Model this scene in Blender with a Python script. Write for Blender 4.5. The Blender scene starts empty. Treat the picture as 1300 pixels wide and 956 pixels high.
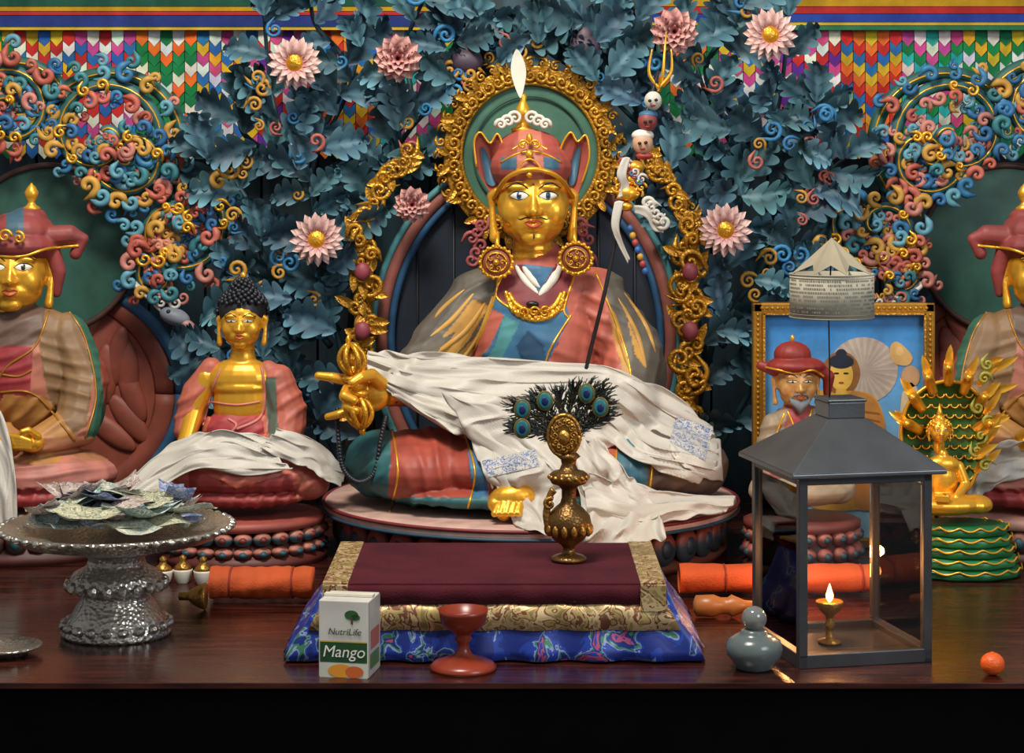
import bpy, math, random
import numpy as np
from mathutils import Vector, Matrix
from mathutils.bvhtree import BVHTree
random.seed(7); np.random.seed(7)
F=2600.; H=.667; HY=200.
pi=math.pi
def W(px,py,Y): return Vector(((px-650)*Y/F, Y, H-(py-HY)*Y/F))
def c(h):
    h=h.lstrip('#'); o=[]
    for i in (0,2,4):
        v=int(h[i:i+2],16)/255
        o.append(v/12.92 if v<=.04045 else ((v+.055)/1.055)**2.4)
    return tuple(o)
# ---------------- materials
def newmat(name):
    m=bpy.data.materials.new(name); m.use_nodes=True
    nt=m.node_tree; b=nt.nodes['Principled BSDF']; return m,nt,b
def addbump(nt,b,scale,strn,dist=.002,kind='N'):
    tc=nt.nodes.new('ShaderNodeTexCoord')
    n=nt.nodes.new('ShaderNodeTexNoise' if kind=='N' else 'ShaderNodeTexVoronoi')
    n.inputs['Scale'].default_value=scale
    nt.links.new(tc.outputs['Object'],n.inputs['Vector'])
    bp=nt.nodes.new('ShaderNodeBump'); bp.inputs['Strength'].default_value=strn; bp.inputs['Distance'].default_value=dist
    nt.links.new(n.outputs[0],bp.inputs['Height']); nt.links.new(bp.outputs[0],b.inputs['Normal'])
    return n,tc
def mat(name,col,rough=.5,metal=0,bs=60,bst=.25,var=.18,kind='N',dist=.002,spec=.5,emit=0):
    m,nt,b=newmat(name)
    b.inputs['Roughness'].default_value=rough; b.inputs['Metallic'].default_value=metal
    b.inputs['Specular IOR Level'].default_value=spec
    n,tc=addbump(nt,b,bs,bst,dist,kind)
    n2=nt.nodes.new('ShaderNodeTexNoise'); n2.inputs['Scale'].default_value=14; n2.inputs['Detail'].default_value=5
    nt.links.new(tc.outputs['Object'],n2.inputs['Vector'])
    r=nt.nodes.new('ShaderNodeValToRGB')
    r.color_ramp.elements[0].position=.3; r.color_ramp.elements[1].position=.7
    r.color_ramp.elements[0].color=tuple(max(0,x*(1-var)) for x in col)+(1,)
    r.color_ramp.elements[1].color=tuple(min(1,x*(1+var)) for x in col)+(1,)
    nt.links.new(n2.outputs[0],r.inputs[0]); nt.links.new(r.outputs[0],b.inputs['Base Color'])
    return m
def colmat(name,rough=.5,metal=0,bs=70,bst=.25,spec=.5):
    m,nt,b=newmat(name)
    b.inputs['Roughness'].default_value=rough; b.inputs['Metallic'].default_value=metal
    b.inputs['Specular IOR Level'].default_value=spec
    n,tc=addbump(nt,b,bs,bst)
    a=nt.nodes.new('ShaderNodeAttribute'); a.attribute_name='Col'
    n2=nt.nodes.new('ShaderNodeTexNoise'); n2.inputs['Scale'].default_value=25; n2.inputs['Detail'].default_value=6
    nt.links.new(tc.outputs['Object'],n2.inputs['Vector'])
    mr=nt.nodes.new('ShaderNodeMapRange'); mr.inputs[1].default_value=.3; mr.inputs[2].default_value=.7; mr.inputs[3].default_value=.76; mr.inputs[4].default_value=1.18
    nt.links.new(n2.outputs[0],mr.inputs[0])
    mx=nt.nodes.new('ShaderNodeVectorMath'); mx.operation='SCALE'
    nt.links.new(a.outputs['Color'],mx.inputs[0]); nt.links.new(mr.outputs[0],mx.inputs['Scale'])
    nt.links.new(mx.outputs[0],b.inputs['Base Color'])
    return m
def rampmat(name,cols,scale,rough=.5,metal=0,kind='N',bst=.3,detail=3,const=True,stretch=(1,1,1)):
    m,nt,b=newmat(name)
    b.inputs['Roughness'].default_value=rough; b.inputs['Metallic'].default_value=metal
    tc=nt.nodes.new('ShaderNodeTexCoord'); mp=nt.nodes.new('ShaderNodeMapping'); mp.inputs['Scale'].default_value=stretch
    nt.links.new(tc.outputs['Object'],mp.inputs[0])
    n=nt.nodes.new('ShaderNodeTexNoise' if kind=='N' else 'ShaderNodeTexVoronoi')
    n.inputs['Scale'].default_value=scale
    if kind=='N':
        n.inputs['Detail'].default_value=detail; n.inputs['Distortion'].default_value=1.2
    nt.links.new(mp.outputs[0],n.inputs['Vector'])
    r=nt.nodes.new('ShaderNodeValToRGB'); r.color_ramp.interpolation='CONSTANT' if const else 'LINEAR'
    while len(r.color_ramp.elements)<len(cols): r.color_ramp.elements.new(.5)
    for i,(p,cc) in enumerate(cols):
        r.color_ramp.elements[i].position=p; r.color_ramp.elements[i].color=tuple(cc)+(1,)
    nt.links.new(n.outputs[0],r.inputs[0]); nt.links.new(r.outputs[0],b.inputs['Base Color'])
    bp=nt.nodes.new('ShaderNodeBump'); bp.inputs['Strength'].default_value=bst; bp.inputs['Distance'].default_value=.002
    nt.links.new(n.outputs[0],bp.inputs['Height']); nt.links.new(bp.outputs[0],b.inputs['Normal'])
    return m
GOLD=mat('gilded_gold',c('efb036'),.33,.62,40,.05,.08)
GOLDO=mat('ornate_gold',c('dca02e'),.36,.7,260,.35,.3,'V')
GOLDC=mat('carved_gold',c('b98426'),.4,.6,220,.5,.4,'V')
BRASS=mat('aged_brass',c('a67a36'),.38,.8,220,.4,.35,'V')
BRASSD=mat('dark_brass',c('75552a'),.36,.75,260,.3,.35,'V')
SILVER=mat('chased_silver',c('b9b2a4'),.3,.85,170,.9,.25,'V')
PAINT=colmat('mineral_paint',.55,bst=.12)
GLOSSP=colmat('lacquer_paint',.38)
CLOTHC=colmat('dyed_cloth',.85,0,400,.4,.15)
BLACK=mat('black_paint',c('14120f'),.4,0)
WHITE=mat('eye_white',c('e0dac8'),.35,0,bst=0)
LIP=mat('lip_red',c('b4482a'),.4,0,bst=.05)
SILK=mat('white_silk',c('c2bbae'),.5,0,350,.2,.09)
WOODT=mat('dark_wood',c('33190f'),.3,0)
HAIR=mat('hair_blue_black',c('1a1d24'),.45,0)
LANT=mat('lantern_metal',c('4a4b4c'),.42,.6,200,.1)
RED=mat('red_lacquer',c('84301a'),.3,0,30,.1)
TERRA=c('b8604e'); BLUEC=c('3a6c8e'); BRN=c('5d564b'); TEAL=c('2c6466'); MAROON=c('7a2a2e'); MUST=c('bd8c3c')
# ---------------- geometry
def sph(ce,r,R=None,n=18,m=12):
    if not hasattr(r,'__len__'): r=(r,r,r)
    V=[];Fc=[]
    ce=Vector(ce)
    def tr(v):
        v=Vector((v[0]*r[0],v[1]*r[1],v[2]*r[2]))
        if R is not None: v=R@v
        return ce+v
    V.append(tr((0,0,1)))
    for i in range(1,m):
        a=pi*i/m
        for j in range(n):
            b=2*pi*j/n; V.append(tr((math.sin(a)*math.cos(b),math.sin(a)*math.sin(b),math.cos(a))))
    V.append(tr((0,0,-1)))
    for j in range(n): Fc.append((0,1+j,1+(j+1)%n))
    for i in range(m-2):
        for j in range(n):
            a=1+i*n+j;b=1+i*n+(j+1)%n; Fc.append((a,a+n,b+n,b))
    L=len(V)-1
    for j in range(n): Fc.append((L,1+(m-2)*n+(j+1)%n,1+(m-2)*n+j))
    return V,Fc
def tube(P,R,n=8,closed=False,flat=1.,up=None):
    P=[Vector(p) for p in P]; N=len(P)
    if not hasattr(R,'__len__'): R=[R]*N
    V=[];Fc=[]; nrm=None
    for i in range(N):
        a=P[(i-1)%N] if (i>0 or closed) else P[i]; b=P[(i+1)%N] if (i<N-1 or closed) else P[i]
        t=(b-a); t=t.normalized() if t.length>1e-9 else Vector((0,0,1))
        if nrm is None:
            u=Vector(up) if up else Vector((0,-1,0))
            if abs(u.dot(t))>.95: u=Vector((1,0,0))
            nrm=(u-t*u.dot(t)).normalized()
        else:
            q=nrm-t*nrm.dot(t); nrm=q.normalized() if q.length>1e-6 else nrm
        bn=t.cross(nrm)
        for j in range(n):
            th=2*pi*j/n; V.append(P[i]+nrm*(math.cos(th)*R[i]*flat)+bn*(math.sin(th)*R[i]))
    for i in range(N if closed else N-1):
        for j in range(n):
            a=i*n+j;b=i*n+(j+1)%n; k=((i+1)%N)*n
            Fc.append((a,b,k+(j+1)%n,k+j))
    if not closed:
        Fc.append(tuple(range(n))[::-1]); Fc.append(tuple((N-1)*n+j for j in range(n)))
    return V,Fc
def cat(gs):
    V=[];Fc=[]
    for g in gs:
        o=len(V); V+=list(g[0]); Fc+=[tuple(i+o for i in f) for f in g[1]]
    return V,Fc
def chain(P,R):
    gs=[]
    for i,(p,r) in enumerate(zip(P,R)):
        gs.append(sph(p,r,n=12,m=8))
        if i: gs.append(tube([P[i-1],p],[R[i-1],r],12))
    return cat(gs)
def lathe(ce,prof,n=32,ry=1.,sc=0,scn=0):
    V=[];Fc=[];N=len(prof); ce=Vector(ce)
    for r,z in prof:
        for j in range(n):
            a=2*pi*j/n; rr=r*(1+sc*math.cos(scn*a)); V.append(ce+Vector((rr*math.cos(a),rr*ry*math.sin(a),z)))
    for i in range(N-1):
        for j in range(n):
            a=i*n+j;b=i*n+(j+1)%n; Fc.append((a,b,b+n,a+n))
    Fc.append(tuple(range(n))[::-1]); Fc.append(tuple((N-1)*n+j for j in range(n)))
    return V,Fc
def boxg(ce,s,R=None):
    ce=Vector(ce);V=[]
    for x in(-1,1):
        for y in(-1,1):
            for z in(-1,1):
                v=Vector((x*s[0]/2,y*s[1]/2,z*s[2]/2)); V.append(ce+(R@v if R is not None else v))
    return V,[(0,1,3,2),(4,6,7,5),(0,4,5,1),(2,3,7,6),(0,2,6,4),(1,5,7,3)]
def cr(pts,n,closed=False):
    A=np.array([tuple(p) for p in pts],float); m=len(A)
    if m==1: return np.repeat(A,n,0)
    out=[]
    for i in range(n):
        t=(i/n*m) if closed else i/(n-1)*(m-1)
        j=int(t); 
        if not closed: j=min(j,m-2)
        f=t-j
        g=lambda q:(A[q%m] if closed else A[max(0,min(m-1,q))])
        p0,p1,p2,p3=g(j-1),g(j),g(j+1),g(j+2)
        out.append(.5*((2*p1)+(-p0+p2)*f+(2*p0-5*p1+4*p2-p3)*f*f+(-p0+3*p1-3*p2+p3)*f**3))
    return np.array(out)
def blob(geoms,voxel,sm=4):
    V,Fc=cat(geoms); me=bpy.data.meshes.new('tmp'); me.from_pydata([tuple(v) for v in V],[],Fc)
    o=bpy.data.objects.new('tmp',me); bpy.context.scene.collection.objects.link(o)
    m=o.modifiers.new('r','REMESH'); m.mode='VOXEL'; m.voxel_size=voxel
    if sm:
        s=o.modifiers.new('s','SMOOTH'); s.iterations=sm; s.factor=.5
    dg=bpy.context.evaluated_depsgraph_get(); e=o.evaluated_get(dg); q=e.to_mesh()
    V2=[v.co.copy() for v in q.vertices]; F2=[tuple(p.vertices) for p in q.polygons]
    e.to_mesh_clear(); bpy.data.objects.remove(o); bpy.data.meshes.remove(me)
    return V2,F2
def inpoly(X,Y,poly):
    r=np.zeros(X.shape,bool); n=len(poly)
    for i in range(n):
        x1,y1=poly[i];x2,y2=poly[(i+1)%n]
        cnd=((y1>Y)!=(y2>Y))&(X<(x2-x1)*(Y-y1)/((y2-y1) if y2!=y1 else 1e-9)+x1)
        r^=cnd
    return r
class Acc:
    def __init__(s): s.V=[];s.F=[];s.C=[]
    def add(s,g,col):
        o=len(s.V); s.V+=list(g[0]); s.F+=[tuple(i+o for i in f) for f in g[1]]
        if col is not None and len(col)==len(g[0]) and hasattr(col[0],'__len__'): s.C+=list(col)
        else: s.C+=[col]*len(g[0])
class G:
    def __init__(s,name,px,py,Y,mirror=None):
        s.Y=Y;s.k=Y/F;s.m=mirror
        s.e=bpy.data.objects.new(name,None); s.o=W(s.x(px),py,Y); s.e.location=s.o; s.e.empty_display_size=.05
        bpy.context.scene.collection.objects.link(s.e); s.b=[]
    def x(s,px): return px if s.m is None else s.m-px
    def p(s,px,py,d=0): return W(s.x(px),py,s.Y+d*s.k)
    def add(s,name,g,mt,smooth=True,cols=None,solid=0,bevel=0):
        V,Fc=g; me=bpy.data.meshes.new(name); o=s.o
        me.from_pydata([(v[0]-o.x,v[1]-o.y,v[2]-o.z) for v in V],[],Fc)
        if cols is not None:
            a=me.attributes.new('Col','FLOAT_COLOR','POINT')
            arr=np.ones((len(V),4),np.float32); arr[:,:3]=np.array(cols,np.float32).reshape(-1,3); a.data.foreach_set('color',arr.ravel())
        me.materials.append(mt)
        if smooth: me.polygons.foreach_set('use_smooth',[True]*len(me.polygons))
        me.update()
        ob=bpy.data.objects.new(name,me); bpy.context.scene.collection.objects.link(ob); ob.parent=s.e
        if bevel:
            b=ob.modifiers.new('b','BEVEL'); b.width=bevel; b.segments=2
        if solid:
            b=ob.modifiers.new('so','SOLIDIFY'); b.thickness=solid; b.offset=0
        return ob
    def acc(s,name,a,mt=None,smooth=True,solid=0):
        if a.V: return s.add(name,(a.V,a.F),mt or PAINT,smooth,a.C,solid)
    def E(s,px,py,d,rx,rd,rz,rot=0):
        R=Matrix.Rotation(math.radians(rot if s.m is None else -rot),3,'Y')
        return sph(s.p(px,py,d),(rx*s.k,rd*s.k,rz*s.k),R)
    def C(s,pts): return chain([s.p(*q[:3]) for q in pts],[q[3]*s.k for q in pts])
    def T(s,pts,n=8,res=None,closed=False,flat=1.):
        if res: pts=cr(pts,res,closed)
        return tube([s.p(*q[:3]) for q in pts],[q[3]*s.k for q in pts],n,closed,flat)
    def ext(s,poly,d,th,res=0):
        if res: poly=cr(poly,res,True)
        n=len(poly); V=[s.p(x,y,d) for x,y in poly]+[s.p(x,y,d)+Vector((0,th*s.k,0)) for x,y in poly]
        Fc=[tuple(range(n)),tuple(range(n,2*n))[::-1]]+[(i,(i+1)%n,n+(i+1)%n,n+i) for i in range(n)]
        return V,Fc
    def reg(s,g): s.b.append(BVHTree.FromPolygons(g[0],g[1]))
    def hitY(s,px,py):
        d=(W(s.x(px),py,3.)-Vector((0,0,H))).normalized(); best=None
        for b in s.b:
            h=b.ray_cast(Vector((0,0,H)),d)
            if h[0] is not None and (best is None or h[0].y<best): best=h[0].y
        return best
    def stroke(s,pts,r,off=0,n=6,res=30,default=0,closed=False,flat=1.,taper=False):
        A=cr(pts,res,closed); ys=[s.hitY(a[0],a[1]) for a in A]
        last=next((y for y in ys if y is not None),s.Y+default*s.k); P=[]
        for a,y in zip(A,ys):
            if y is None: y=last
            last=y; P.append(W(s.x(a[0]),a[1],y-off*s.k))
        R=[r*s.k*((math.sin(pi*min(1,max(0,(i+.6)/(res))))**.6) if taper else 1) for i in range(res)]
        return tube(P,R,n,closed,flat)
    def sheet(s,rows,nu=60,nv=24,amp=3,waves=5,cling=True,gap=3,seed=0,wv=2.):
        R1=[cr(r,nu) for r in rows]; grid=np.array([cr([R1[j][i] for j in range(len(rows))],nv) for i in range(nu)])
        Y=s.Y+grid[:,:,2]*s.k
        if cling and s.b:
            Hh=np.full(Y.shape,99.)
            for i in range(nu):
                for j in range(nv):
                    h=s.hitY(grid[i,j,0],grid[i,j,1])
                    if h is not None: Hh[i,j]=h
            Y=np.minimum(Y,Hh-gap*s.k)
            for _ in range(3):
                Z=Y.copy(); Z[1:-1]=(Y[:-2]+Y[1:-1]*2+Y[2:])/4; Y=Z.copy(); Z[:,1:-1]=(Y[:,:-2]+Y[:,1:-1]*2+Y[:,2:])/4; Y=np.minimum(Z,Hh-gap*s.k)
        V=[]
        for i in range(nu):
            u=i/(nu-1)
            for j in range(nv):
                v=j/(nv-1)
                ph=2*pi*waves*(v+.09*math.sin(wv*2*pi*u+seed)+.05*math.sin(5.3*pi*u+seed*2+3*v))+seed
                p2=2*pi*waves*.57*(v+.5*u*math.sin(seed+1)+.1*math.sin(3*pi*u+seed*3))+seed*2
                a=amp*(.75*(.5+.5*math.sin(ph))**2*(.6+.4*math.sin(4.1*u*pi+seed+2*v))+.8*(.5+.5*math.sin(p2))**2+.12*math.sin(ph*2.3+9*u))
                V.append(W(s.x(grid[i,j,0]),grid[i,j,1]+.4*amp*math.sin(ph+1),Y[i,j]-max(a,-gap*.5)*s.k))
        Fc=[(i*nv+j,i*nv+j+1,(i+1)*nv+j+1,(i+1)*nv+j) for i in range(nu-1) for j in range(nv-1)]
        return V,Fc
    def paint(s,g,base,regs,basefold=None):
        V=np.array([tuple(v) for v in g[0]]); PX=650+V[:,0]*F/V[:,1]; PY=HY+(H-V[:,2])*F/V[:,1]
        if s.m is not None: PX=s.m-PX
        C=np.tile(np.array(base),(len(V),1)); A=np.zeros(len(V))
        def fold(ang,wl,amp):
            a=math.radians(ang); w=PX*math.cos(a)+PY*math.sin(a); q=-PX*math.sin(a)+PY*math.cos(a)
            ph=2*pi*w/(wl*1.25)+1.8*np.sin(q/37+w/55)+.9*np.sin(q/17.+w/23)
            return amp*.85*((.5+.5*np.sin(ph))**2*(.55+.45*np.sin(q/29+w/19))+.25*np.sin(ph*.43+q/21))
        if basefold: A=fold(*basefold)
        for r in regs:
            m=inpoly(PX,PY,r[0]); C[m]=r[1]
            if len(r)>2 and r[2]: A[m]=fold(*r[2])[m]
            else: A[m]=0
        me=bpy.data.meshes.new('t'); me.from_pydata([tuple(v) for v in V],[],g[1]); me.update()
        N=np.empty(len(V)*3,np.float32); me.vertex_normals.foreach_get('vector',N); N=N.reshape(-1,3); bpy.data.meshes.remove(me)
        V=V+N*(A*s.k)[:,None]
        return ([Vector(v) for v in V],g[1]),C
# volutes / leaves / flowers
def volute(g,px,py,d,R,rot=0,hand=1,r0=None,turns=1.5,tail=0,lift=.5,n=6,N=20):
    r0=r0 or R*.26; pts=[]
    for i in range(N):
        t=i/(N-1); a=rot+hand*2*pi*turns*t; rr=R*(1-t)**.85
        pts.append((px+rr*math.cos(a),py-rr*math.sin(a),d-lift*R*t,r0*(1-.45*t)))
    if tail:
        a=rot; tx=-math.sin(a)*hand; ty=math.cos(a)*hand
        pts=[(px+R*math.cos(a)-tx*tail*R*q,py-(R*math.sin(a)-ty*tail*R*q),d+4*q,r0*(1-.8*q)) for q in (1,.66,.33)]+pts
    return g.T(pts,n)
def leaf(g,A,px,py,d,L,ang,wid=.34,curl=1.,c0=(0,0,0),c1=(1,1,1),nu=25,nv=7,tilt=0,lob=4.):
    V=[];C=[]
    ca,sa=math.cos(ang),math.sin(ang); bend=random.uniform(-.45,.45)
    for i in range(nu):
        t=i/(nu-1); ac=abs(math.cos(lob*pi*t))**.55
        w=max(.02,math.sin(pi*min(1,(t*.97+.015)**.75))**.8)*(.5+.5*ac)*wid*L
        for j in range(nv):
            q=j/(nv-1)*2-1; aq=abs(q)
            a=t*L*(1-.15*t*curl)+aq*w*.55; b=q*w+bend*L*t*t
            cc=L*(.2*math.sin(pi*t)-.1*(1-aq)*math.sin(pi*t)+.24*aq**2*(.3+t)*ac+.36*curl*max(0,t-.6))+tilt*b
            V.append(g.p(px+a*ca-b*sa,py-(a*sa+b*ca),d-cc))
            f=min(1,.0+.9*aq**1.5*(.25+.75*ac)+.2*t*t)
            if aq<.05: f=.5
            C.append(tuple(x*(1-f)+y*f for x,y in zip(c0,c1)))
    Fc=[(i*nv+j,i*nv+j+1,(i+1)*nv+j+1,(i+1)*nv+j) for i in range(nu-1) for j in range(nv-1)]
    A.add((V,Fc),C)
def petal(g,A,px,py,d,L,w,ang,rise,c0,c1,cup=.5):
    V=[];C=[];nu,nv=7,5
    for i in range(nu):
        t=i/(nu-1)
        ww=w*(math.sin(pi*min(1,.15+.85*t))**.7 if t<.999 else .02)
        for j in range(nv):
            q=j/(nv-1)*2-1; a=t*L; b=q*ww
            V.append(g.p(px+a*math.cos(ang)-b*math.sin(ang),py-(a*math.sin(ang)+b*math.cos(ang)),d-rise*L*math.sin(t*1.7)-cup*abs(q)*ww))
            f=t**1.2; C.append(tuple(x*(1-f)+y*f for x,y in zip(c0,c1)))
    A.add((V,[(i*nv+j,i*nv+j+1,(i+1)*nv+j+1,(i+1)*nv+j) for i in range(nu-1) for j in range(nv-1)]),C)
def flower(g,A,GA,px,py,d,R,style=0):
    c0=c('b0565e'); c1=c('e6c4b8')
    if style==0:
        for L,n,rise,dd in((R,16,.15,0),(R*.87,15,.35,-3),(R*.7,13,.65,-5)):
            for i in range(n): petal(g,A,px,py,d+dd,L,L*.21,2*pi*i/n+rise*3,rise,c0,c1)
        GA.add(g.E(px,py,d-R*.35,R*.36,R*.25,R*.36),None)
        for i in range(14):
            a=2*pi*i/14; GA.add(g.E(px+R*.36*math.cos(a),py+R*.36*math.sin(a),d-R*.4,R*.07,R*.07,R*.07),None)
    else:
        for L,n,rise,dd in((R,12,.3,0),(R*.88,11,.6,-4),(R*.7,9,1.0,-9),(R*.5,8,1.4,-12),(R*.28,6,2.4,-14)):
            for i in range(n): petal(g,A,px,py,d+dd,L,L*.34,2*pi*i/n+rise*2,rise,c('a8525a'),c('dca89c'),.8)
# head ----------------------------------------------------------------
def head(g,px,py,d,s,yaw=0,pitch=0,skin=GOLD,eyes='open',mous=False,beard=None,voxel=.042,iris='2a4a66',nm='head',wide=1.,goatee=False):
    if g.m is not None: yaw=-yaw
    M=Matrix.Translation(g.p(px,py,d))@Matrix.Rotation(yaw,4,'Z')@Matrix.Rotation(pitch,4,'X')@Matrix.Scale(s*g.k,4)
    P=[sph((0,.3,.45),(.95*wide,1.1,1.0)),sph((0,-.02,.14),(.94*wide,.86,.9)),sph((0,-.1,-.36),(.8*wide,.76,.58)),sph((0,-.55,-.74),(.33,.26,.22)),
       sph((0,-.64,-.4),(.4,.22,.22))]
    for q in(-1,1):
        P+=[sph((q*.46,-.42,-.08),(.4,.36,.44)),sph((q*.36,-.6,.54),(.36,.2,.13)),sph((q*.37,-.58,.32),(.28,.2,.17)),sph((q*.13,-.9,-.1),(.1,.1,.085))]
        P.append(chain([Vector((q*.95,.1,.42)),Vector((q*1.08,.15,.3)),Vector((q*1.06,.12,0)),Vector((q*1.04,.05,-.35)),Vector((q*1.0,.0,-.78))],[.12,.13,.09,.1,.14]))
    P.append(chain([Vector((0,-.72,.5)),Vector((0,-.86,.12)),Vector((0,-.97,-.06))],[.085,.1,.13]))
    P.append(chain([Vector((-.2,-.82,-.33)),Vector((-.06,-.87,-.29)),Vector((.06,-.87,-.29)),Vector((.2,-.82,-.33))],[.04,.055,.055,.04]))
    P.append(chain([Vector((-.16,-.82,-.44)),Vector((0,-.86,-.47)),Vector((.16,-.82,-.44))],[.05,.07,.05]))
    P.append(chain([Vector((0,.25,-.5)),Vector((0,.3,-1.7))],[.52,.56]))
    for z in(-1.05,-1.25): P.append(tube([Vector((.53*math.cos(a),.29+.53*math.sin(a),z+.02*math.sin(a*1))) for a in np.linspace(0,2*pi,24,endpoint=False)],.045,6,True))
    V,Fc=blob(P,voxel,5); bt=BVHTree.FromPolygons(V,Fc)
    def f(x,z):
        h=bt.ray_cast(Vector((x,-4,z)),Vector((0,1,0))); return h[0].y if h[0] is not None else 0
    def put(name,ge,mt,**k): return g.add(name,([M@v for v in ge[0]],ge[1]),mt,**k)
    put(nm+'_face',(V,Fc),skin)
    wh=[];ir=[];pu=[];bk=[]
    op=.1 if eyes=='open' else .045
    def patch(cx,cz,a,b,off,almond=True,n=14):
        Vv=[];m=7
        for i in range(n+1):
            u=-1+2*i/n
            for j in range(m):
                v=-1+2*j/(m-1)
                h=b*((1-u*u)**.75 if almond else math.sqrt(max(0,1-u*u)))
                x=cx+u*a; z=cz+v*h; Vv.append(Vector((x,f(x,z)-off-.02*(1-v*v)*(1-u*u),z)))
        return Vv,[(i*m+j,i*m+j+1,(i+1)*m+j+1,(i+1)*m+j) for i in range(n) for j in range(m-1)]
    for q in(-1,1):
        ex=q*.37; ez=.33
        wh.append(patch(ex,ez,.235,op,.012))
        rr=.088 if eyes=='open' else .07
        ir.append(patch(ex,ez-(0 if eyes=='open' else .01),rr,min(rr,op*.95),.02,False)); pu.append(patch(ex,ez,rr*.5,min(rr*.5,op*.8),.028,False))
        def arc(pts,r):
            A=cr(pts,18); return tube([Vector((x,f(x,z)-.008,z)) for x,z in A],[r*(.3+.7*math.sin(pi*(i+.5)/18)) for i in range(18)],6)
        bk.append(arc([(ex-.25,ez-.01),(ex-.13,ez+op*.85),(ex+.02,ez+op*1.1),(ex+.15,ez+op*.8),(ex+.26,ez+.0)],.024))
        bk.append(arc([(ex-.23,ez-.02),(ex,ez-op*1.05),(ex+.23,ez)],.01))
        bk.append(arc([(q*.13,.50),(q*.28,.61),(q*.48,.64),(q*.7,.52)],.026))
        if mous: bk.append(arc([(q*.06,-.235),(q*.2,-.225),(q*.33,-.27),(q*.4,-.24)],.018))
    put(nm+'_eye_whites',cat(wh),WHITE); put(nm+'_irises',cat(ir),mat(nm+'_iris',c(iris),.2,bst=0)); put(nm+'_pupils',cat(pu),BLACK)
    if goatee: bk.append(arc([(0,-.64),(.01,-.7),(0,-.77)],.022))
    put(nm+'_brow_lines',cat(bk),BLACK)
    def lip(pts,rs):
        A=cr(pts,16); return tube([Vector((x,f(x,z)+.012,z)) for x,z in A],[r*(.3+.7*math.sin(pi*(i+.5)/16)) for i,r in enumerate([rs]*16)],8)
    put(nm+'_lips',cat([lip([(-.22,-.36),(-.1,-.3),(0,-.33),(.1,-.3),(.22,-.36)],.04),lip([(-.2,-.38),(0,-.46),(.2,-.38)],.05)]),LIP)
    put(nm+'_urna',sph((0,f(0,.62),.62),.035),LIP)
    if beard:
        bs=[]
        for i in range(26):
            x=-.45+.9*i/25; top=-.42-.25*(1-abs(x)*2)*.6-.02
            y=f(x,max(top,-.8)); L=.55*(1.2-abs(x))
            bs.append(tube([Vector((x,y-.02,top)),Vector((x*.95,y-.1,top-L*.5)),Vector((x*.7,y-.04,top-L))],[.035,.04,.01],5))
        for q in(-1,1): bs.append(tube([Vector((q*.05,f(q*.05,-.22)-.03,-.22)),Vector((q*.3,f(q*.3,-.3)-.04,-.3)),Vector((q*.5,f(q*.45,-.6)-.03,-.65))],[.05,.06,.02],6))
        put(nm+'_beard',cat(bs),mat('beard_grey',c(beard),.7))
    return M
def ellpts(cx,cy,rx,ry,n,a0=0,a1=2*pi): return [(cx+rx*math.cos(a0+(a1-a0)*i/n),cy-ry*math.sin(a0+(a1-a0)*i/n)) for i in range(n)]
def lotus(g,A,ce,rx,ry,z0,z1,n,cA,cB,gold=None,out=.0):
    hh=abs(z1-z0)/2
    for i in range(n):
        a=2*pi*i/n; w=pi*max(rx,ry)/n*1.02
        R=Matrix.Rotation(a-pi/2,3,'Z')
        ge=sph((ce.x+rx*math.cos(a),ce.y+ry*math.sin(a),(z0+z1)/2),(w,.012,hh),R,10,8)
        A.add(ge,[cA if v.z<(z0+z1)/2+hh*.2 else cB for v in ge[0]])
        if gold is not None:
            q=sph((ce.x+(rx+.007)*math.cos(a),ce.y+(ry+.007)*math.sin(a),(z0+z1)/2),(w*.5,.009,hh*.55),R,8,6); A.add(q,gold)

# =====================================================  ROOM
def simple(name,ge,mt,smooth=False,bevel=0):
    me=bpy.data.meshes.new(name); me.from_pydata([tuple(v) for v in ge[0]],[],ge[1]); me.materials.append(mt)
    o=bpy.data.objects.new(name,me); bpy.context.scene.collection.objects.link(o)
    return o
WALLM=rampmat('painted_planks',[(0,c('10181e')),(.45,c('1c2e36')),(.62,c('2b4854')),(1,c('3c5a66'))],5,.6,const=False,detail=8,stretch=(3,1,.4))
gs=[]
x=-1.7
while x<1.7:
    w=.11; gs.append(boxg((x+w/2,4.03,.35),(w-.005,.05,2.4))); x+=w
gs.append(boxg((0,4.08,.35),(3.6,.06,2.4)))
simple('wall_back',cat(gs),WALLM)
simple('floor',boxg((0,1.4,-.83),(4,5.4,.06)),mat('floor_boards',c('2c1a10'),.5))
TAB,nt,b=newmat('polished_altar_wood')
tc=nt.nodes.new('ShaderNodeTexCoord'); mp=nt.nodes.new('ShaderNodeMapping'); mp.inputs['Scale'].default_value=(2,16,16)
nz=nt.nodes.new('ShaderNodeTexNoise'); nz.inputs['Scale'].default_value=4; nz.inputs['Detail'].default_value=8
r=nt.nodes.new('ShaderNodeValToRGB'); r.color_ramp.elements[0].position=.35; r.color_ramp.elements[1].position=.75
r.color_ramp.elements[0].color=c('1c0906')+(1,); r.color_ramp.elements[1].color=c('4c2016')+(1,)
nt.links.new(tc.outputs['Object'],mp.inputs[0]); nt.links.new(mp.outputs[0],nz.inputs['Vector']); nt.links.new(nz.outputs[0],r.inputs[0]); nt.links.new(r.outputs[0],b.inputs['Base Color'])
rr_=nt.nodes.new('ShaderNodeMapRange'); rr_.inputs[3].default_value=.08; rr_.inputs[4].default_value=.42; nt.links.new(nz.outputs[0],rr_.inputs[0]); nt.links.new(rr_.outputs[0],b.inputs['Roughness'])
g=G('altar_table',650,867,2.6)
g.add('table_top',boxg((0,3.295,-.004),(3.2,1.39,.008)),TAB,False,bevel=.001)
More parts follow.
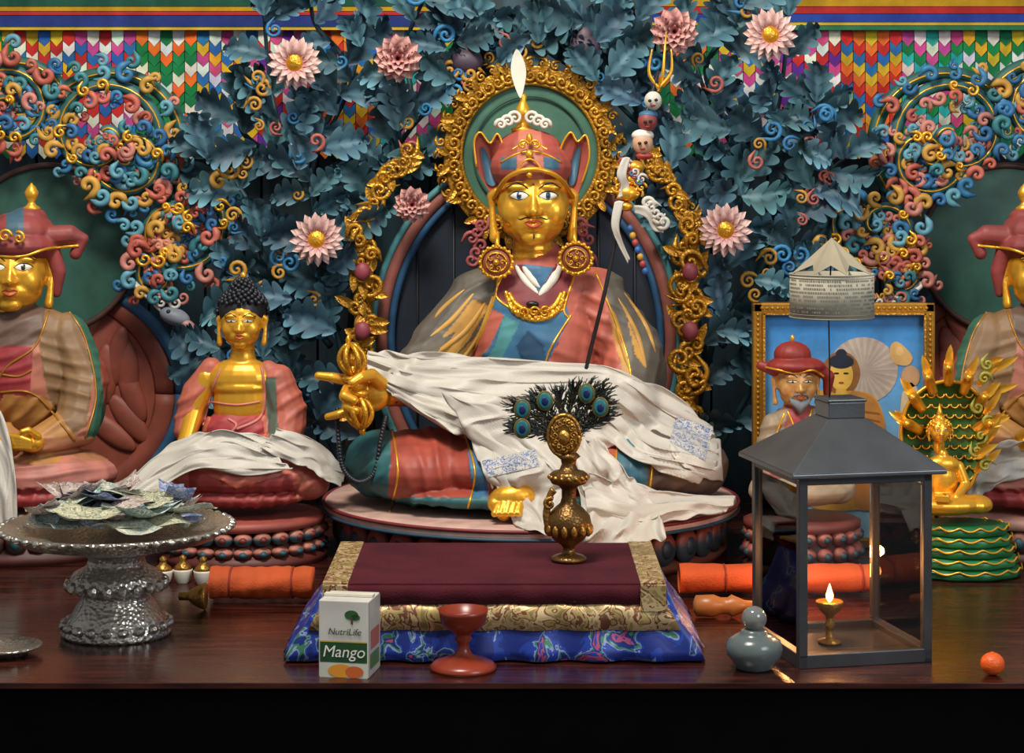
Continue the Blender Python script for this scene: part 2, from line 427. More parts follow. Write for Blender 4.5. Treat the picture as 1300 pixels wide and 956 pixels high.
DK=mat('black_altar_cloth',c('050505'),.95,spec=.05)
g.add('front_panel',boxg((0,3.29,-.404),(3.1,1.37,.792)),DK,False)

# pennant banner
g=G('pennant_banner',0,190,3.93)
A=Acc(); random.seed(7)
pal=[c(h) for h in('d6d4cc','d0aa2c','1f7a44','bc302c','2c68a8','c04a84','e06a2c','64308a','30a4a4')]
groups=[[0,2,1,2],[4,1,3,0],[3,0,5,4],[2,0,6,2],[5,0,4,1],[7,5,0,3],[1,6,3,4],[8,0,5,2]]
def pennants(x0,x1,off):
    x=x0;col=0
    while x<x1:
        gi=int(col//5)+off; seq=groups[gi%8]; zz=abs(col%5-2)
        wv=15.5
        for r in range(12):
            y=36+r*13; ybot=y+23
            ci=seq[(r+zz)%4]
            yy=[(x+.4,y),(x+wv-.4,y),(x+wv-.4,ybot-8),(x+wv/2,ybot),(x+.4,ybot-8)]
            dd=-r*.9-(col%2)*1.5
            A.add(([g.p(a,b_,dd-(3 if k_ in(2,3,4) else 0)) for k_,(a,b_) in enumerate(yy)],[(0,1,2,3,4)]),tuple(v*random.uniform(.72,1.0) for v in pal[ci]))
        x+=wv; col+=1
pennants(-60,572,0); pennants(835,1370,3)
g.acc('pennants',A,CLOTHC,False)
A=Acc()
for x0,x1,bands in((-60,580,[(-14,8,'1f4a3a'),(8,14,'a8801c'),(14,19,'a02a28'),(19,34,'26346e'),(34,38,'b8982c')]),(828,1370,[(-14,-2,'8a2a3a'),(-2,8,'a8801c'),(8,17,'a02a28'),(17,28,'27408a'),(28,32,'b8982c'),(32,38,'2c6a48')])):
    for y0,y1,h in bands:
        n=int((x1-x0)/12); V=[];Fc=[]
        for i in range(n+1):
            xx=x0+(x1-x0)*i/n; dz=-14-2.5*math.sin(i*.9)
            V+=[g.p(xx,y0,dz),g.p(xx,y1,dz-1)]
        Fc=[(2*i,2*i+1,2*i+3,2*i+2) for i in range(n)]
        A.add((V,Fc),c(h))
g.acc('valance',A,CLOTHC,True)

# =====================================================  FOLIAGE
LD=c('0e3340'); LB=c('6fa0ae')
stemsL=[[(470,640),(450,520),(420,390),(400,290),(398,210),(438,125),(462,45)],
 [(430,420),(352,320),(305,240),(262,200)],
 [(440,460),(455,330),(480,230),(520,165),(565,110),(560,40)],
 [(400,260),(366,190),(345,120),(335,20)],
 [(440,600),(385,500),(335,420),(300,350)],
 [(470,210),(520,140),(515,60),(540,-5)],
 [(400,180),(440,90),(400,30),(395,-10)],
 [(410,350),(440,290),(465,240)],[(420,440),(340,340),(330,300)],
 [(380,480),(300,440),(260,455)],
 [(575,120),(600,92),(640,66),(662,45)],
 [(600,130),(570,80),(600,20)],[(440,330),(500,250),(535,200)],[(350,200),(310,170),(300,130)]]
def blocked(x,y):
    if ((x-668)/202)**2+((y-430)/232)**2<1 and y>200: return True
    if (x-673)**2+(y-196)**2<116**2: return True
    if x>458 and y>300: return True
    return False
def foliage(name,mirror,seed):
    random.seed(seed)
    g=G(name,470,655,3.74,mirror); A=Acc(); S=Acc(); GA=Acc()
    for si,st in enumerate(stemsL):
        n=len(st)*7; P=cr(st,n)
        S.add(g.T([(x,y,5+8*math.sin(i*.4),4.5*(1-.5*i/n)) for i,(x,y) in enumerate(P)],7),c('1c3c44'))
        step=4
        for i in range(2,n,step):
            t=P[min(n-1,i+1)]-P[i-1]; ang=math.atan2(-t[1],t[0]); side=1 if (i//step)%2 else -1
            for sd in (side,-side):
                if sd!=side and random.random()<.45: continue
                L=random.uniform(54,80)
                x,y=P[i]; an=ang+sd*random.uniform(.65,1.25)
                if y>600 or blocked(x,y) or blocked(x+L*.7*math.cos(an),y-L*.7*math.sin(an)): continue
                br=random.uniform(.45,1.15); gr=random.uniform(.9,1.08)
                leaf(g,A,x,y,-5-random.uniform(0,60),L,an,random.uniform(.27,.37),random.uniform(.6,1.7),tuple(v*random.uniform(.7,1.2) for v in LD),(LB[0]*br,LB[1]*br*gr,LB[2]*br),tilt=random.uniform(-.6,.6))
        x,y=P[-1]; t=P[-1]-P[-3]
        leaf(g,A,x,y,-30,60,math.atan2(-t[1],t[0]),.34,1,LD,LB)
    for i in range(46):
        st=random.choice(stemsL); P=cr(st,20); x,y=P[random.randint(4,19)]
        if blocked(x,y): continue
        cc=random.choice([c('b9862c'),c('2a6a9a'),c('b9862c'),c('a8584c'),c('2f78a4')])
        S.add(volute(g,x+random.uniform(-28,28),y+random.uniform(-25,25),-55,random.uniform(7,13),random.uniform(0,6),random.choice([-1,1]),tail=1.3),cc)
    return g,A,S,GA
g,A,S,GA=foliage('carved_foliage',None,3)
FA=Acc()
for f_ in((374,80,35,0),(505,74,31,1),(402,304,35,0),(523,260,24,1)): flower(g,FA,GA,f_[0],f_[1],-84,f_[2],f_[3])
FA.add(g.E(592,78,-50,22,14,16),c('4a3a48')); FA.add(g.E(592,66,-50,10,8,14),c('5a4650'))
g.acc('leaves',A); g.acc('stems_and_curls',S); g.acc('flower_petals',FA); g.add('flower_centres',(GA.V,GA.F),GOLDO)
g,A,S,GA=foliage('carved_foliage',1336,11)
FA=Acc()
for f_ in((1336-978,44,35,0),(1336-856,40,31,1),(1336-921,292,35,0)): flower(g,FA,GA,f_[0],f_[1],-84,f_[2],f_[3])
FA.add(g.E(1336-742,60,-50,20,14,16),c('4a3a48')); FA.add(g.E(1336-742,48,-50,10,8,14),c('5a4650'))
g.acc('leaves',A); g.acc('stems_and_curls',S); g.acc('flower_petals',FA); g.add('flower_centres',(GA.V,GA.F),GOLDO)

# =====================================================  SCROLLWORK halos
SP=[c('c07a6c'),c('2f7098'),c('35767e'),c('b05644'),c('28618e'),c('c0903a'),c('5a94a4'),c('b8604e')]
def spiral(g,A,GA,cx,cy,R,rot,hand,d,turns=1.35,th=8,dens=15):
    N=46; pts=[]
    for i in range(N):
        t=i/(N-1); a=rot+hand*2*pi*turns*t; rr=R*(1-t)**.8+5
        pts.append((cx+rr*math.cos(a),cy-rr*math.sin(a),d-12*t,th*1.15*(1-.5*t)))
    A.add(g.T(pts,9),c('28605e')); GA.add(g.T([(x,y,dd-r_*.85,1.5) for x,y,dd,r_ in pts],5),None)
    acc=0
    for i in range(1,N-4):
        x,y,dd,r_=pts[i]; px_,py_=pts[i-1][:2]; acc+=math.hypot(x-px_,y-py_)
        if acc>dens:
            acc=0; t=i/N; tx,ty=x-px_,y-py_; l=math.hypot(tx,ty); nx,ny=-ty/l,tx/l
            for sd in(-1,1):
                s=random.uniform(8,13)*(1-.3*t); o=(r_+s*.8)
                col=SP[random.randrange(8)]
                A.add(volute(g,x+nx*o*sd,y+ny*o*sd,dd-6-random.uniform(0,8),s,random.uniform(0,6.28),sd*hand,s*.45,1.05,tail=1.1,n=8),col)
                if random.random()<.5:
                    A.add(volute(g,x+nx*(o+s*1.5)*sd,y+ny*(o+s*1.5)*sd,dd-2,s*.75,random.uniform(0,6.28),-sd*hand,s*.36,1.1,tail=1.3,n=7),SP[random.randrange(8)])
            if random.random()<.35: GA.add(volute(g,x,y,dd-16,s*.8,random.uniform(0,6),1,2.6,1.3,tail=1.4),None)
def scrolls(name,mirror,seed):
    random.seed(seed); g=G(name,150,650,3.76,mirror); A=Acc();GA=Acc()
    spiral(g,A,GA,128,172,78,-.9,1,-25); spiral(g,A,GA,224,290,62,1.2,-1,-35,1.3,7,14); spiral(g,A,GA,12,140,52,2.6,-1,-25,1.3,7); spiral(g,A,GA,165,200,44,3.4,1,-38,1.2,6,13)
    spiral(g,A,GA,200,350,28,.4,1,-36,1.1,5,12)
    for cx,cy,R,a0,a1 in((140,185,92,-.7,2.6),(20,150,70,-.4,2.2)):
        pts=[(cx+R*math.cos(a),cy-R*math.sin(a),-8,9) for a in np.linspace(a0,a1,36)]
        A.add(g.T(pts,10),c('24584e')); GA.add(g.T([(x,y,-16,1.7) for x,y,_,_ in pts],5),None)
    A.add(g.E(222,402,-50,20,14,11,20),c('7a8088')); A.add(g.E(238,412,-52,12,9,6,30),c('a87a78')); A.add(g.E(214,396,-60,3,3,3),c('14120f'))
    for q in range(5): A.add(volute(g,196+q*9,378+6*(q%2),-52,8,q,1,2.4,1.2,tail=1),c('c9c4bc') if q%2 else c('b06a5c'))
    for q in range(4): A.add(g.T([(160+q*7,350+q*4,-40,2.6),(174+q*6,366+q*5,-50,3),(190+q*5,378+q*6,-50,1.6)],6,8),c('cfc8be'))
    g.acc('scrolls',A); g.add('gold_scrolls',(GA.V,GA.F),GOLD)
    B=Acc()
    def disc(cx,cy,rx,ry,d,th,col,n=56):
        V=[g.p(cx,cy,d-6)]; 
        for rr in (.5,.9,1): V+=[g.p(cx+rx*rr*math.cos(2*pi*i/n),cy-ry*rr*math.sin(2*pi*i/n),d-6*(1-rr)) for i in range(n)]
        Fc=[(0,1+i,1+(i+1)%n) for i in range(n)]
        for k_ in range(2): Fc+=[(1+k_*n+i,1+(k_+1)*n+i,1+(k_+1)*n+(i+1)%n,1+k_*n+(i+1)%n) for i in range(n)]
        B.add((V,Fc),col)
    disc(62,316,110,106,10,6,c('2c5648')); 
    B.add(g.T([(62+110*math.cos(a),316-106*math.sin(a),8,4) for a in np.linspace(0,2*pi,50)],8),c('4a3028'))
    disc(62,500,140,138,22,6,c('8c4636'))
    B.add(g.T([(62+148*math.cos(a),500-134*math.sin(a),22,14) for a in np.linspace(0,2*pi,60)],8,flat=.5),c('8c4636'))
    B.add(g.T([(62+168*math.cos(a),500-144*math.sin(a),20,8) for a in np.linspace(0,2*pi,60)],8),c('2a5c80'))
    random.seed(seed+1)
    for q in range(12):
        a=random.uniform(-1.2,2.0); rr=random.uniform(.45,.85); B.add(g.E(62+140*rr*math.cos(a),500-130*rr*math.sin(a),20,40,7,14,math.degrees(a)+70),c('8c4636'))
    g.acc('aura_and_halo',B)
scrolls('cloud_scroll_aureole',None,5)
scrolls('cloud_scroll_aureole',1341,9)

# =====================================================  THRONE BACK
g=G('throne_backrest',668,660,3.66)
A=Acc();GA=Acc();random.seed(4)
def disc2(cx,cy,rx,ry,d,col,n=64,y1=None):
    V=[g.p(cx,cy,d)]+[g.p(cx+rx*math.cos(2*pi*i/n),min(cy-ry*math.sin(2*pi*i/n),y1 or 9e9),d) for i in range(n)]
    A.add((V,[(0,1+i,1+(i+1)%n) for i in range(n)]),col)
disc2(668,430,186,222,22,c('111c2c'),y1=660)
for q in range(7): A.add(g.T([(668+(q-3)*46,235,20,1.6),(668+(q-3)*46,655,20,1.6)],6),c('080c12'))
disc2(673,196,90,92,-4,c('3f6a55'))
ringp=lambda rx,ry,dd,r,cx,cy:[(cx+rx*math.cos(a),cy-ry*math.sin(a),dd,r) for a in np.linspace(0,2*pi,72,endpoint=False)]
A.add(g.T(ringp(72,74,-8,1.5,673,196),6,closed=True),c('2a4a3c'))
arcp=lambda rx,ry,dd,r:[(668+rx*math.cos(a),430-ry*math.sin(a),dd,r) for a in np.linspace(-1.1,pi+1.1,90)]
A.add(g.T(arcp(184,220,16,9),8),c('8e5246')); A.add(g.T(arcp(171,208,14,5),8),c('1f4a6c')); A.add(g.T(arcp(195,231,10,4.5),8),c('4a8a90'))
V=[];n=72
for rr in(1,1.23): V+=[g.p(673+88*rr*math.cos(2*pi*i/n),196-90*rr*math.sin(2*pi*i/n),-5) for i in range(n)]
GA.add((V,[(i,(i+1)%n,n+(i+1)%n,n+i) for i in range(n)]),None)
GA.add(g.T(ringp(88,90,-8,3.0,673,196),8,closed=True),None); GA.add(g.T(ringp(108,111,-2,2.4,673,196),8,closed=True),None)
for i in range(44):
    a=2*pi*i/44
    s=random.uniform(7.5,9.5)
    GA.add(volute(g,673+98*math.cos(a),196-100*math.sin(a),-10,s,a+(1.2 if i%2 else -1.2),1 if i%2 else -1,3.3,1.3,tail=.9),None)
    if i%3: petal(g,GA,673+104*math.cos(a),196-107*math.sin(a),-8,17+3*(i%2),4.5,a+.5*(1 if i%2 else -1),.15,(0,0,0),(0,0,0),.3)
    if math.sin(a)>-.5: GA.add(volute(g,673+115*math.cos(a),196-117*math.sin(a),-4,6,a,1 if i%2 else -1,2.4,1.2,tail=1),None)
for sg in(-1,1):
    for i in range(26):
        y=285+i*9.5; x=668+sg*(206+11*math.sin(i*1.3))
        GA.add(volute(g,x,y,-6-random.uniform(0,16),random.uniform(8,17),random.uniform(0,6),sg*(1 if i%2 else -1),4,1.4,tail=1.5),None)
        petal(g,GA,x,y,-12,random.uniform(20,30),6,random.uniform(0,6.28),.2,(0,0,0),(0,0,0),.4)
    GA.add(g.T([(668+sg*206,290,10,12),(668+sg*206,520,10,13)],10),None)
    for i in range(11):
        x=668+sg*(150+i*6); y=190+i*9+8*math.sin(i)
        GA.add(volute(g,x,y,-14,random.uniform(9,13),i,sg,3.6,1.4,tail=1.4),None); petal(g,GA,x,y,-12,24,6,random.uniform(0,6.28),.2,(0,0,0),(0,0,0),.4)
    for yy in(345,420): A.add(g.E(668+sg*208,yy,-24,10,8,12),c('8a3a44'))
    A.add(g.T([(668+sg*212,520,22,18),(668+sg*212,656,22,19)],10),c('2a2418'))
for sg in(-1,1):
    for i in range(6): A.add(volute(g,673+sg*(62+6*(i%3)),285+i*9,-30,9,i*1.3,sg,3,1.2,tail=1.4),c('a85454'))
g.acc('nimbus',A); g.add('gold_border',(GA.V,GA.F),GOLDC)

# =====================================================  MAIN STATUE
g=G('padmasambhava_statue',672,695,3.5)
k=g.k
ped=g.p(674,628,0)
base=Vector((ped.x,3.5,0)); A=Acc()
rx=.352; ry=.325
A.add(lathe(base,[(rx*.93,0),(rx*.95,.012),(rx*.9,.018),(rx*.86,.03)],96,ry/rx),c('5a2a1c'))
A.add(lathe(base,[(rx*.84,.018),(rx*.84,.06)],96,ry/rx),c('1c1c1c'))
lotus(g,A,base,rx*.92,ry*.92,.012,.07,36,c('24343e'),c('7a3428'),c('1f2c38'))
slab=lathe(base,[(rx*.9,.068),(rx*.985,.071),(rx*1.0,.074),(rx*1.0,.084),(rx*.985,.089),(rx*.9,.09)],110,ry/rx)
A.add(slab,c('c8a294')); g.reg(slab)
for zz,cc in((.086,'7a2a2c'),(.073,'28485c')):
    A.add(tube([base+Vector(((rx+.001)*math.cos(a),(ry+.001)*math.sin(a),zz)) for a in np.linspace(0,2*pi,110,endpoint=False)],.003,6,True),c(cc))
g.acc('lotus_pedestal',A)
bd=blob([g.E(680,435,5,84,58,110),g.E(680,380,5,90,46,50),g.E(616,372,8,44,36,30),g.E(750,368,8,44,36,30),
 g.C([(756,376,5,34),(800,448,-8,42),(794,512,-55,36),(715,528,-115,24)]),
 g.C([(604,380,5,34),(560,438,-8,38),(526,486,-60,32),(497,497,-108,19)]),
 g.E(568,455,12,46,32,62,20),g.E(814,458,12,30,32,62,-15),
 g.E(545,592,-75,92,92,46),g.E(815,592,-75,98,92,46),g.E(680,592,-100,140,90,38),g.E(482,588,-50,44,66,42),g.E(878,592,-50,46,66,40),
 g.E(680,540,-50,120,80,45),g.E(675,632,-150,150,40,14),g.C([(684,334,10,34),(684,356,5,44)])],2.2*k,5)
regs=[
 ([(500,330),(632,340),(628,380),(604,440),(560,500),(480,520),(430,480)],BRN,(60,15,3)),
 ([(772,335),(830,340),(880,560),(800,510),(796,450),(770,385)],BRN,(100,15,3)),
 ([(655,335),(632,372),(600,440),(575,480),(590,520),(790,520),(760,470),(722,400),(712,340)],BLUEC,(100,26,3)),
 ([(690,470),(725,400),(752,345),(768,390),(796,450),(806,520),(690,520)],TERRA,(110,17,3.5)),
 ([(640,340),(628,376),(662,398),(682,400),(716,392),(728,345),(706,335),(684,372),(662,336)],MAROON,(20,40,1)),
 ([(622,388),(596,430),(575,455),(545,470),(580,420),(560,430),(600,380)],MUST),
 ([(612,420),(588,470),(560,500),(540,512),(575,455)],MUST),
 ([(774,385),(786,430),(804,480),(790,470),(778,425)],MUST),
 ([(795,400),(812,440),(822,470),(806,450)],MUST),
 ([(640,400),(628,440),(600,475),(615,480),(640,450),(660,410)],c('4c8a8c'),(70,12,2)),
 ([(626,392),(640,400),(622,440),(590,478),(575,478),(604,440)],TERRA,(70,12,2)),
 ([(670,420),(690,440),(700,470),(670,470),(655,440)],c('274a66'),(70,12,2)),
 ([(420,520),(420,680),(498,680),(505,600),(495,540)],TEAL,(35,18,3)),
 ([(498,540),(490,680),(592,680),(600,600),(585,540)],c('a24636'),(-25,20,3.5)),
 ([(590,540),(600,620),(590,680),(620,680),(628,600),(615,540)],BLUEC,(0,14,2.5)),
 ([(620,560),(620,640),(720,640),(720,560)],TERRA,(60,16,3)),
 ([(700,560),(690,640),(770,650),(790,600),(790,550)],c('b0543e'),(-50,18,3)),
 ([(785,540),(775,660),(822,660),(832,540)],c('346a7c'),(0,12,2.5)),
 ([(826,540),(815,680),(940,680),(930,540)],c('5a493e'),(50,18,3)),
 ([(430,632),(930,632),(930,690),(430,690)],TEAL,(10,18,3)),
]
bd,cols=g.paint(bd,TERRA,regs,(60,20,2)); g.reg(bd); g.add('robed_body',bd,PAINT,cols=cols)
gs=[g.stroke(p,r,0,res=40) for p,r in [
 ([(632,345),(628,378),(604,440),(562,498)],1.5),([(730,348),(716,392),(724,404)],1.6),([(756,345),(772,385),(796,450),(804,505)],1.5),
 ([(640,346),(630,376),(662,398),(690,402),(716,392)],1.6),([(498,545),(505,600),(495,650)],1.6),([(590,550),(603,600),(594,645)],1.6),([(784,560),(778,645)],1.6),([(832,555),(822,650)],1.6),([(725,400),(700,440),(690,470)],1.4)]]
g.add('gold_hems',cat(gs),GOLD)
FO=mat('flame_ochre',MUST,.5)
g.add('flame_hems',cat([g.stroke(p,4.2,-1,res=24,taper=True,flat=.5) for p in [[(618,380),(590,420),(545,455)],[(604,370),(575,405),(546,428)],[(612,418),(580,462),(536,498)],[(630,366),(612,420),(596,440)],[(776,390),(788,430),(802,478)],[(784,378),(808,425),(820,468)],[(792,372),(818,412),(832,448)],[(602,440),(577,480),(552,505)],[(590,368),(565,390),(552,404)]]]),FO)
g.add('white_collar',cat([g.stroke([(655,336),(666,354),(684,374)],5,-1,res=16,taper=True,flat=.5),g.stroke([(712,334),(702,354),(684,376)],6.5,-1,res=16,taper=True,flat=.5),g.stroke([(664,338),(674,352),(686,366)],5,-1,res=16,taper=True,flat=.5)]),WHITE)
NG=[]
NG.append(g.stroke([(646,372),(655,386),(672,395),(690,395),(704,388),(713,372)],3.5,1,res=40))
NG.append(g.stroke([(642,370),(650,392),(672,405),(692,404),(708,394),(717,370)],3,1,res=40))
for t in np.linspace(.05,.95,13):
    a=pi+pi*t; x=680+34*math.cos(a); y=374-26*math.sin(a); yy=g.hitY(x,y+4)
    NG.append(sph(W(x,y+4,yy),(4.5*k,4.5*k,5.5*k),None,10,8))
for q in(-1,0,1):
    yy=g.hitY(678+q*14,399); NG.append(volute(g,678+q*14,396,(yy-g.Y)/k-3,7,q,1,2,1.3))
g.add('necklace',cat(NG),GOLDO)
yy=g.hitY(676,386); g.add('necklace_stone',sph(W(676,386,yy-.003),(8*k,4*k,4*k)),BLACK)
DR=mat('disc_red',c('8a4a34'),.5)
for x,y in((630,333),(731,328)):
    GS=[g.T([(x+20*math.cos(a),y-19*math.sin(a),-46,2.0) for a in np.linspace(0,2*pi,30)],6),g.T([(x+13*math.cos(a),y-12*math.sin(a),-48,1.2) for a in np.linspace(0,2*pi,30)],6)]
    for q in range(18):
        a=2*pi*q/18; GS.append(g.E(x+21*math.cos(a),y-20*math.sin(a),-46,2.8,3,2.8))
    g.add('shoulder_disc_rim',cat(GS+[g.E(x,y,-50,4,4,4)]+[volute(g,x+8*math.cos(a),y-8*math.sin(a),-49,3.4,a,1,1.0,1.1) for a in np.linspace(0,2*pi,5,endpoint=False)]),GOLDO)
    g.add('shoulder_disc',g.E(x,y,-42,19,6,19),DR)
    q=-1 if x<680 else 1
    g.add('ear_pendant',g.T([(x-q*2,y-38,-22,2.4),(x-q*1,y-18,-38,3.4)],8),GOLD)
head(g,677,264,-12,49,0,.0,mous=True,goatee=True,voxel=.03)
hat=blob([g.E(674,212,2,54,57,36),g.E(672,190,4,42,42,26),g.E(670,176,6,22,24,14)],1.6*k,4)
hat,hc=g.paint(hat,c('a44c40'),[([(636,216),(636,200),(710,200),(710,216)],c('3c6278')),([(660,150),(654,236),(692,236),(686,150)],c('c0705c'))]); g.reg(hat); g.add('hat_crown',hat,PAINT,cols=hc)
fl=Acc()
fl.add(g.ext([(634,262),(618,238),(605,212),(602,180),(610,168),(622,182),(632,170),(641,196),(646,232),(640,256)],-8,14,60),c('aa5446'))
fl.add(g.ext([(716,262),(712,232),(711,192),(724,168),(733,180),(744,172),(748,200),(738,236),(726,258)],-8,14,60),c('aa5446'))
fl.add(g.ext([(618,232),(611,200),(612,186),(620,198),(630,232)],-11,4,30),c('3c6278')); fl.add(g.ext([(730,232),(736,200),(736,186),(728,198),(722,232)],-11,4,30),c('3c6278'))
g.acc('hat_flaps',fl)
gs=[g.T([(627,252,-10,3.0),(640,230,-42,3.0),(656,219,-56,3.2),(677,215,-60,3.4),(698,219,-56,3.2),(714,230,-42,3.0),(727,250,-10,3.0)],8,36),
    g.T([(605,212,-12,1.6),(602,180,-12,1.6),(610,168,-12,1.6),(622,182,-12,1.6),(632,170,-12,1.6),(641,196,-12,1.6),(646,228,-14,1.6)],6,30),
    g.T([(712,228,-14,1.6),(711,192,-12,1.6),(724,168,-12,1.6),(733,180,-12,1.6),(744,172,-12,1.6),(748,200,-12,1.6),(738,234,-12,1.6)],6,30),
    g.stroke([(636,206),(655,196),(674,192),(693,196),(712,206)],1.6,0),g.stroke([(650,190),(672,180),(695,190)],1.6,0)]
gs+=[volute(g,672-8,184,-52,7,0,1,2.0,1.3),volute(g,672+8,184,-52,7,pi,-1,2.0,1.3),g.E(672,196,-56,5,5,6),g.E(672,176,-46,4,5,7)]
gs+=[g.E(672,222,-58,4,4,4)]+[g.T([(655,218,-56,1.4),(664,206,-58,1.4),(672,202,-58,1.4),(681,206,-58,1.4),(690,218,-56,1.4)],6,16)]
gs+=[lathe(g.p(664,168,8),[(r_*k,z_*k) for r_,z_ in((14,0),(16,4),(9,8),(6,14),(10,20),(11,27),(7,34),(4,40),(5,46),(1,52))],18)]
g.add('hat_gold_trim',cat(gs),GOLD)
g.add('hat_cloud_ornament',cat([volute(g,664+sg*(10+9*q),150+4*q,-8-3*q,9-q,(0 if sg>0 else pi),sg,2.8,1.4,tail=.8) for sg in(-1,1) for q in range(3)]),mat('white_paint',c('d8d0c0'),.5))
g.add('feather',g.ext([(660,124),(650,98),(649,80),(655,63),(662,70),(668,90),(665,112)],2,3,40),WHITE,smooth=False)
hnd=blob([g.E(472,500,-124,25,15,22,-10),g.C([(505,497,-105,17),(488,499,-116,16)]),
 g.C([(464,487,-128,8.5),(442,483,-138,7.2),(421,479,-143,6.2),(404,477,-141,5)]),
 g.C([(460,494,-132,8.5),(441,495,-156,7.4),(437,503,-168,6.8),(449,508,-168,6)]),
 g.C([(460,505,-132,8.2),(442,508,-156,7),(440,516,-165,6.3),(452,521,-163,5.6)]),
 g.C([(464,514,-128,7.2),(446,521,-140,6.2),(430,526,-144,5.5),(416,529,-142,4.4)]),
 g.C([(484,487,-132,9),(472,476,-148,8),(458,479,-162,7),(447,486,-168,5.6)])],1.25*k,3)
g.add('raised_hand',hnd,GOLD)
def vaj():
    gs=[g.T([(444,440,-152,3),(458,542,-152,3)],8)]
    for (cx,cy) in((447,457),(456,523)):
        gs.append(g.E(cx,cy,-152,5,5,9))
        for i in range(6):
            a=2*pi*i/6
            gs.append(g.T([(cx+18*math.cos(a)*math.sin(pi*t)**.7*(.9)+(t-.5)*5,cy+(t-.5)*42,-152+18*math.sin(a)*math.sin(pi*t)**.7,3.4) for t in np.linspace(0.02,.98,12)],6))
        gs.append(g.E(cx,cy+(24 if cy<490 else -24),-152,12,12,6))
    gs+=[g.E(451,490,-152,10,10,9),g.E(442,433,-152,3,3,7),g.E(460,547,-152,4,4,6)]
    return cat(gs)
g.add('vajra',vaj(),GOLDO)
g.add('foot',blob([g.E(650,632,-190,28,16,17,-8),g.C([(628,640,-195,9),(640,652,-200,9)])]+[g.C([(632+q*7,640+abs(q-2)*1.5,-203,5.5),(628+q*7.5,652,-212,4.6)]) for q in range(5)],1.3*k,3),GOLD)
bp_=cr([(428,520,-120),(430,560,-125),(436,595,-125),(455,612,-130),(475,600,-125),(483,560,-120),(490,530,-110)],52)
g.add('prayer_beads',cat([g.E(x,y,d-12,3.2,3.2,3.2) for x,y,d in bp_]),HAIR)
A=Acc();GA=Acc();TA=[]
TA.append(g.T([(744,468,-62,2.6),(768,370,-62,2.6),(790,262,-62,2.6),(812,175,-62,2.8),(836,90,-62,2.4)],8))
g.add('staff_rod',cat(TA),HAIR)
for x,y,r_ in((797,245,15),(801,228,11),(795,262,9),(806,212,12)): GA.add(g.E(x,y,-62,r_,r_*.9,r_*.7),None)
for i in range(8): a=2*pi*i/8; GA.add(volute(g,799+15*math.cos(a),238-10*math.sin(a),-68,7,a,1,2,1.3),None)
A.add(g.E(816,182,-62,13,12,15),c('c89a7a')); A.add(g.E(822,154,-62,12,11,13),c('8a3f3a')); A.add(g.E(829,128,-62,11,10,12),c('d8d0c0'))
A.add(g.E(816,172,-60,14,12,8),c('d8d0c0')); A.add(g.E(823,146,-60,12,11,6),c('3a6a8a')); A.add(g.E(818,198,-62,11,10,5),c('a03a34'))
for x,y in((812,182),(820,181),(819,155),(826,154),(825,128),(833,127)): A.add(g.E(x,y,-75,2.3,2,2),c('14120f'))
for x,y in((816,189),(822,161),(829,134)): A.add(g.E(x,y,-74,3.4,2,1.4),c('8a2a22'))
GA.add(g.T([(836,116,-62,2.5),(842,90,-62,2.4),(846,40,-62,1)],6),None)
for sg in(-1,1): GA.add(g.T([(836,112,-62,2.5),(838+sg*14,92,-62,2.4),(840+sg*12,62,-62,1)],6,12),None)
for i in range(7): A.add(g.E(800+i*3.2,290+i*9,-66,4,4,4.5),[c('2a5a9a'),c('b98a2c'),c('a03a34')][i%3])
for i in range(9): A.add(volute(g,790+4*math.sin(i*2)+i*3,206+i*3,-70,6,i,1,2,1.2,tail=1),[c('a03a34'),c('d8d0c0'),c('3a6a8a')][i%3])
for i in range(5): A.add(volute(g,822+i*5,258+i*6,-74,8,i*1.1,1,3.2,1.2,tail=1.3),c('d0cabc'))
g.acc('staff_heads',A); g.add('staff_gold',(GA.V,GA.F),GOLD)
rb=[]
for r1,r2 in(([(792,255,-72),(786,285,-74),(790,305,-70),(800,328,-68)],[(780,256,-72),(776,285,-76),(784,308,-72),(797,334,-68)]),
             ([(805,260,-72),(822,262,-78),(832,275,-72),(845,270,-72)],[(806,270,-72),(820,276,-78),(830,292,-72),(842,295,-72)]),
             ([(790,200,-72),(783,220,-76),(788,235,-72),(784,250,-72)],[(800,200,-72),(795,222,-76),(799,235,-72),(795,250,-72)])):
    rb.append(g.sheet([r1,r2],24,8,2,1,False))
g.add('staff_ribbons',cat(rb),SILK,solid=.0012)
ks=[]
ks.append(g.sheet([[(468,446,-60),(520,450,-60),(600,452,-60),(700,462,-60),(780,470,-60),(850,500,-50),(905,545,-40)],
 [(464,462,-80),(530,475,-90),(620,480,-90),(700,490,-90),(780,500,-80),(850,530,-60),(912,575,-50)],
 [(475,480,-100),(540,510,-120),(620,520,-120),(700,525,-120),(780,535,-110),(840,565,-80),(905,600,-70)],
 [(500,500,-120),(560,540,-140),(620,562,-140),(690,566,-140),(770,566,-130),(820,588,-110),(880,614,-90)]],120,70,9,7,gap=4,seed=1))
ks.append(g.sheet([[(560,500,-150),(590,545,-150),(610,590,-160),(625,620,-170)],[(640,520,-150),(650,560,-160),(660,600,-170),(650,625,-175)],[(690,540,-150),(700,580,-170),(705,620,-190),(690,664,-215)],[(715,545,-150),(728,590,-170),(722,640,-200),(700,672,-215)]],70,44,7,4,gap=7,seed=4))
ks.append(g.sheet([[(712,560,-150),(725,600,-180),(738,640,-200),(735,694,-240)],[(740,560,-150),(760,600,-175),(785,640,-195),(800,692,-240)],[(762,560,-150),(800,605,-170),(832,640,-190),(846,684,-235)]],60,40,8,4,gap=8,seed=2))
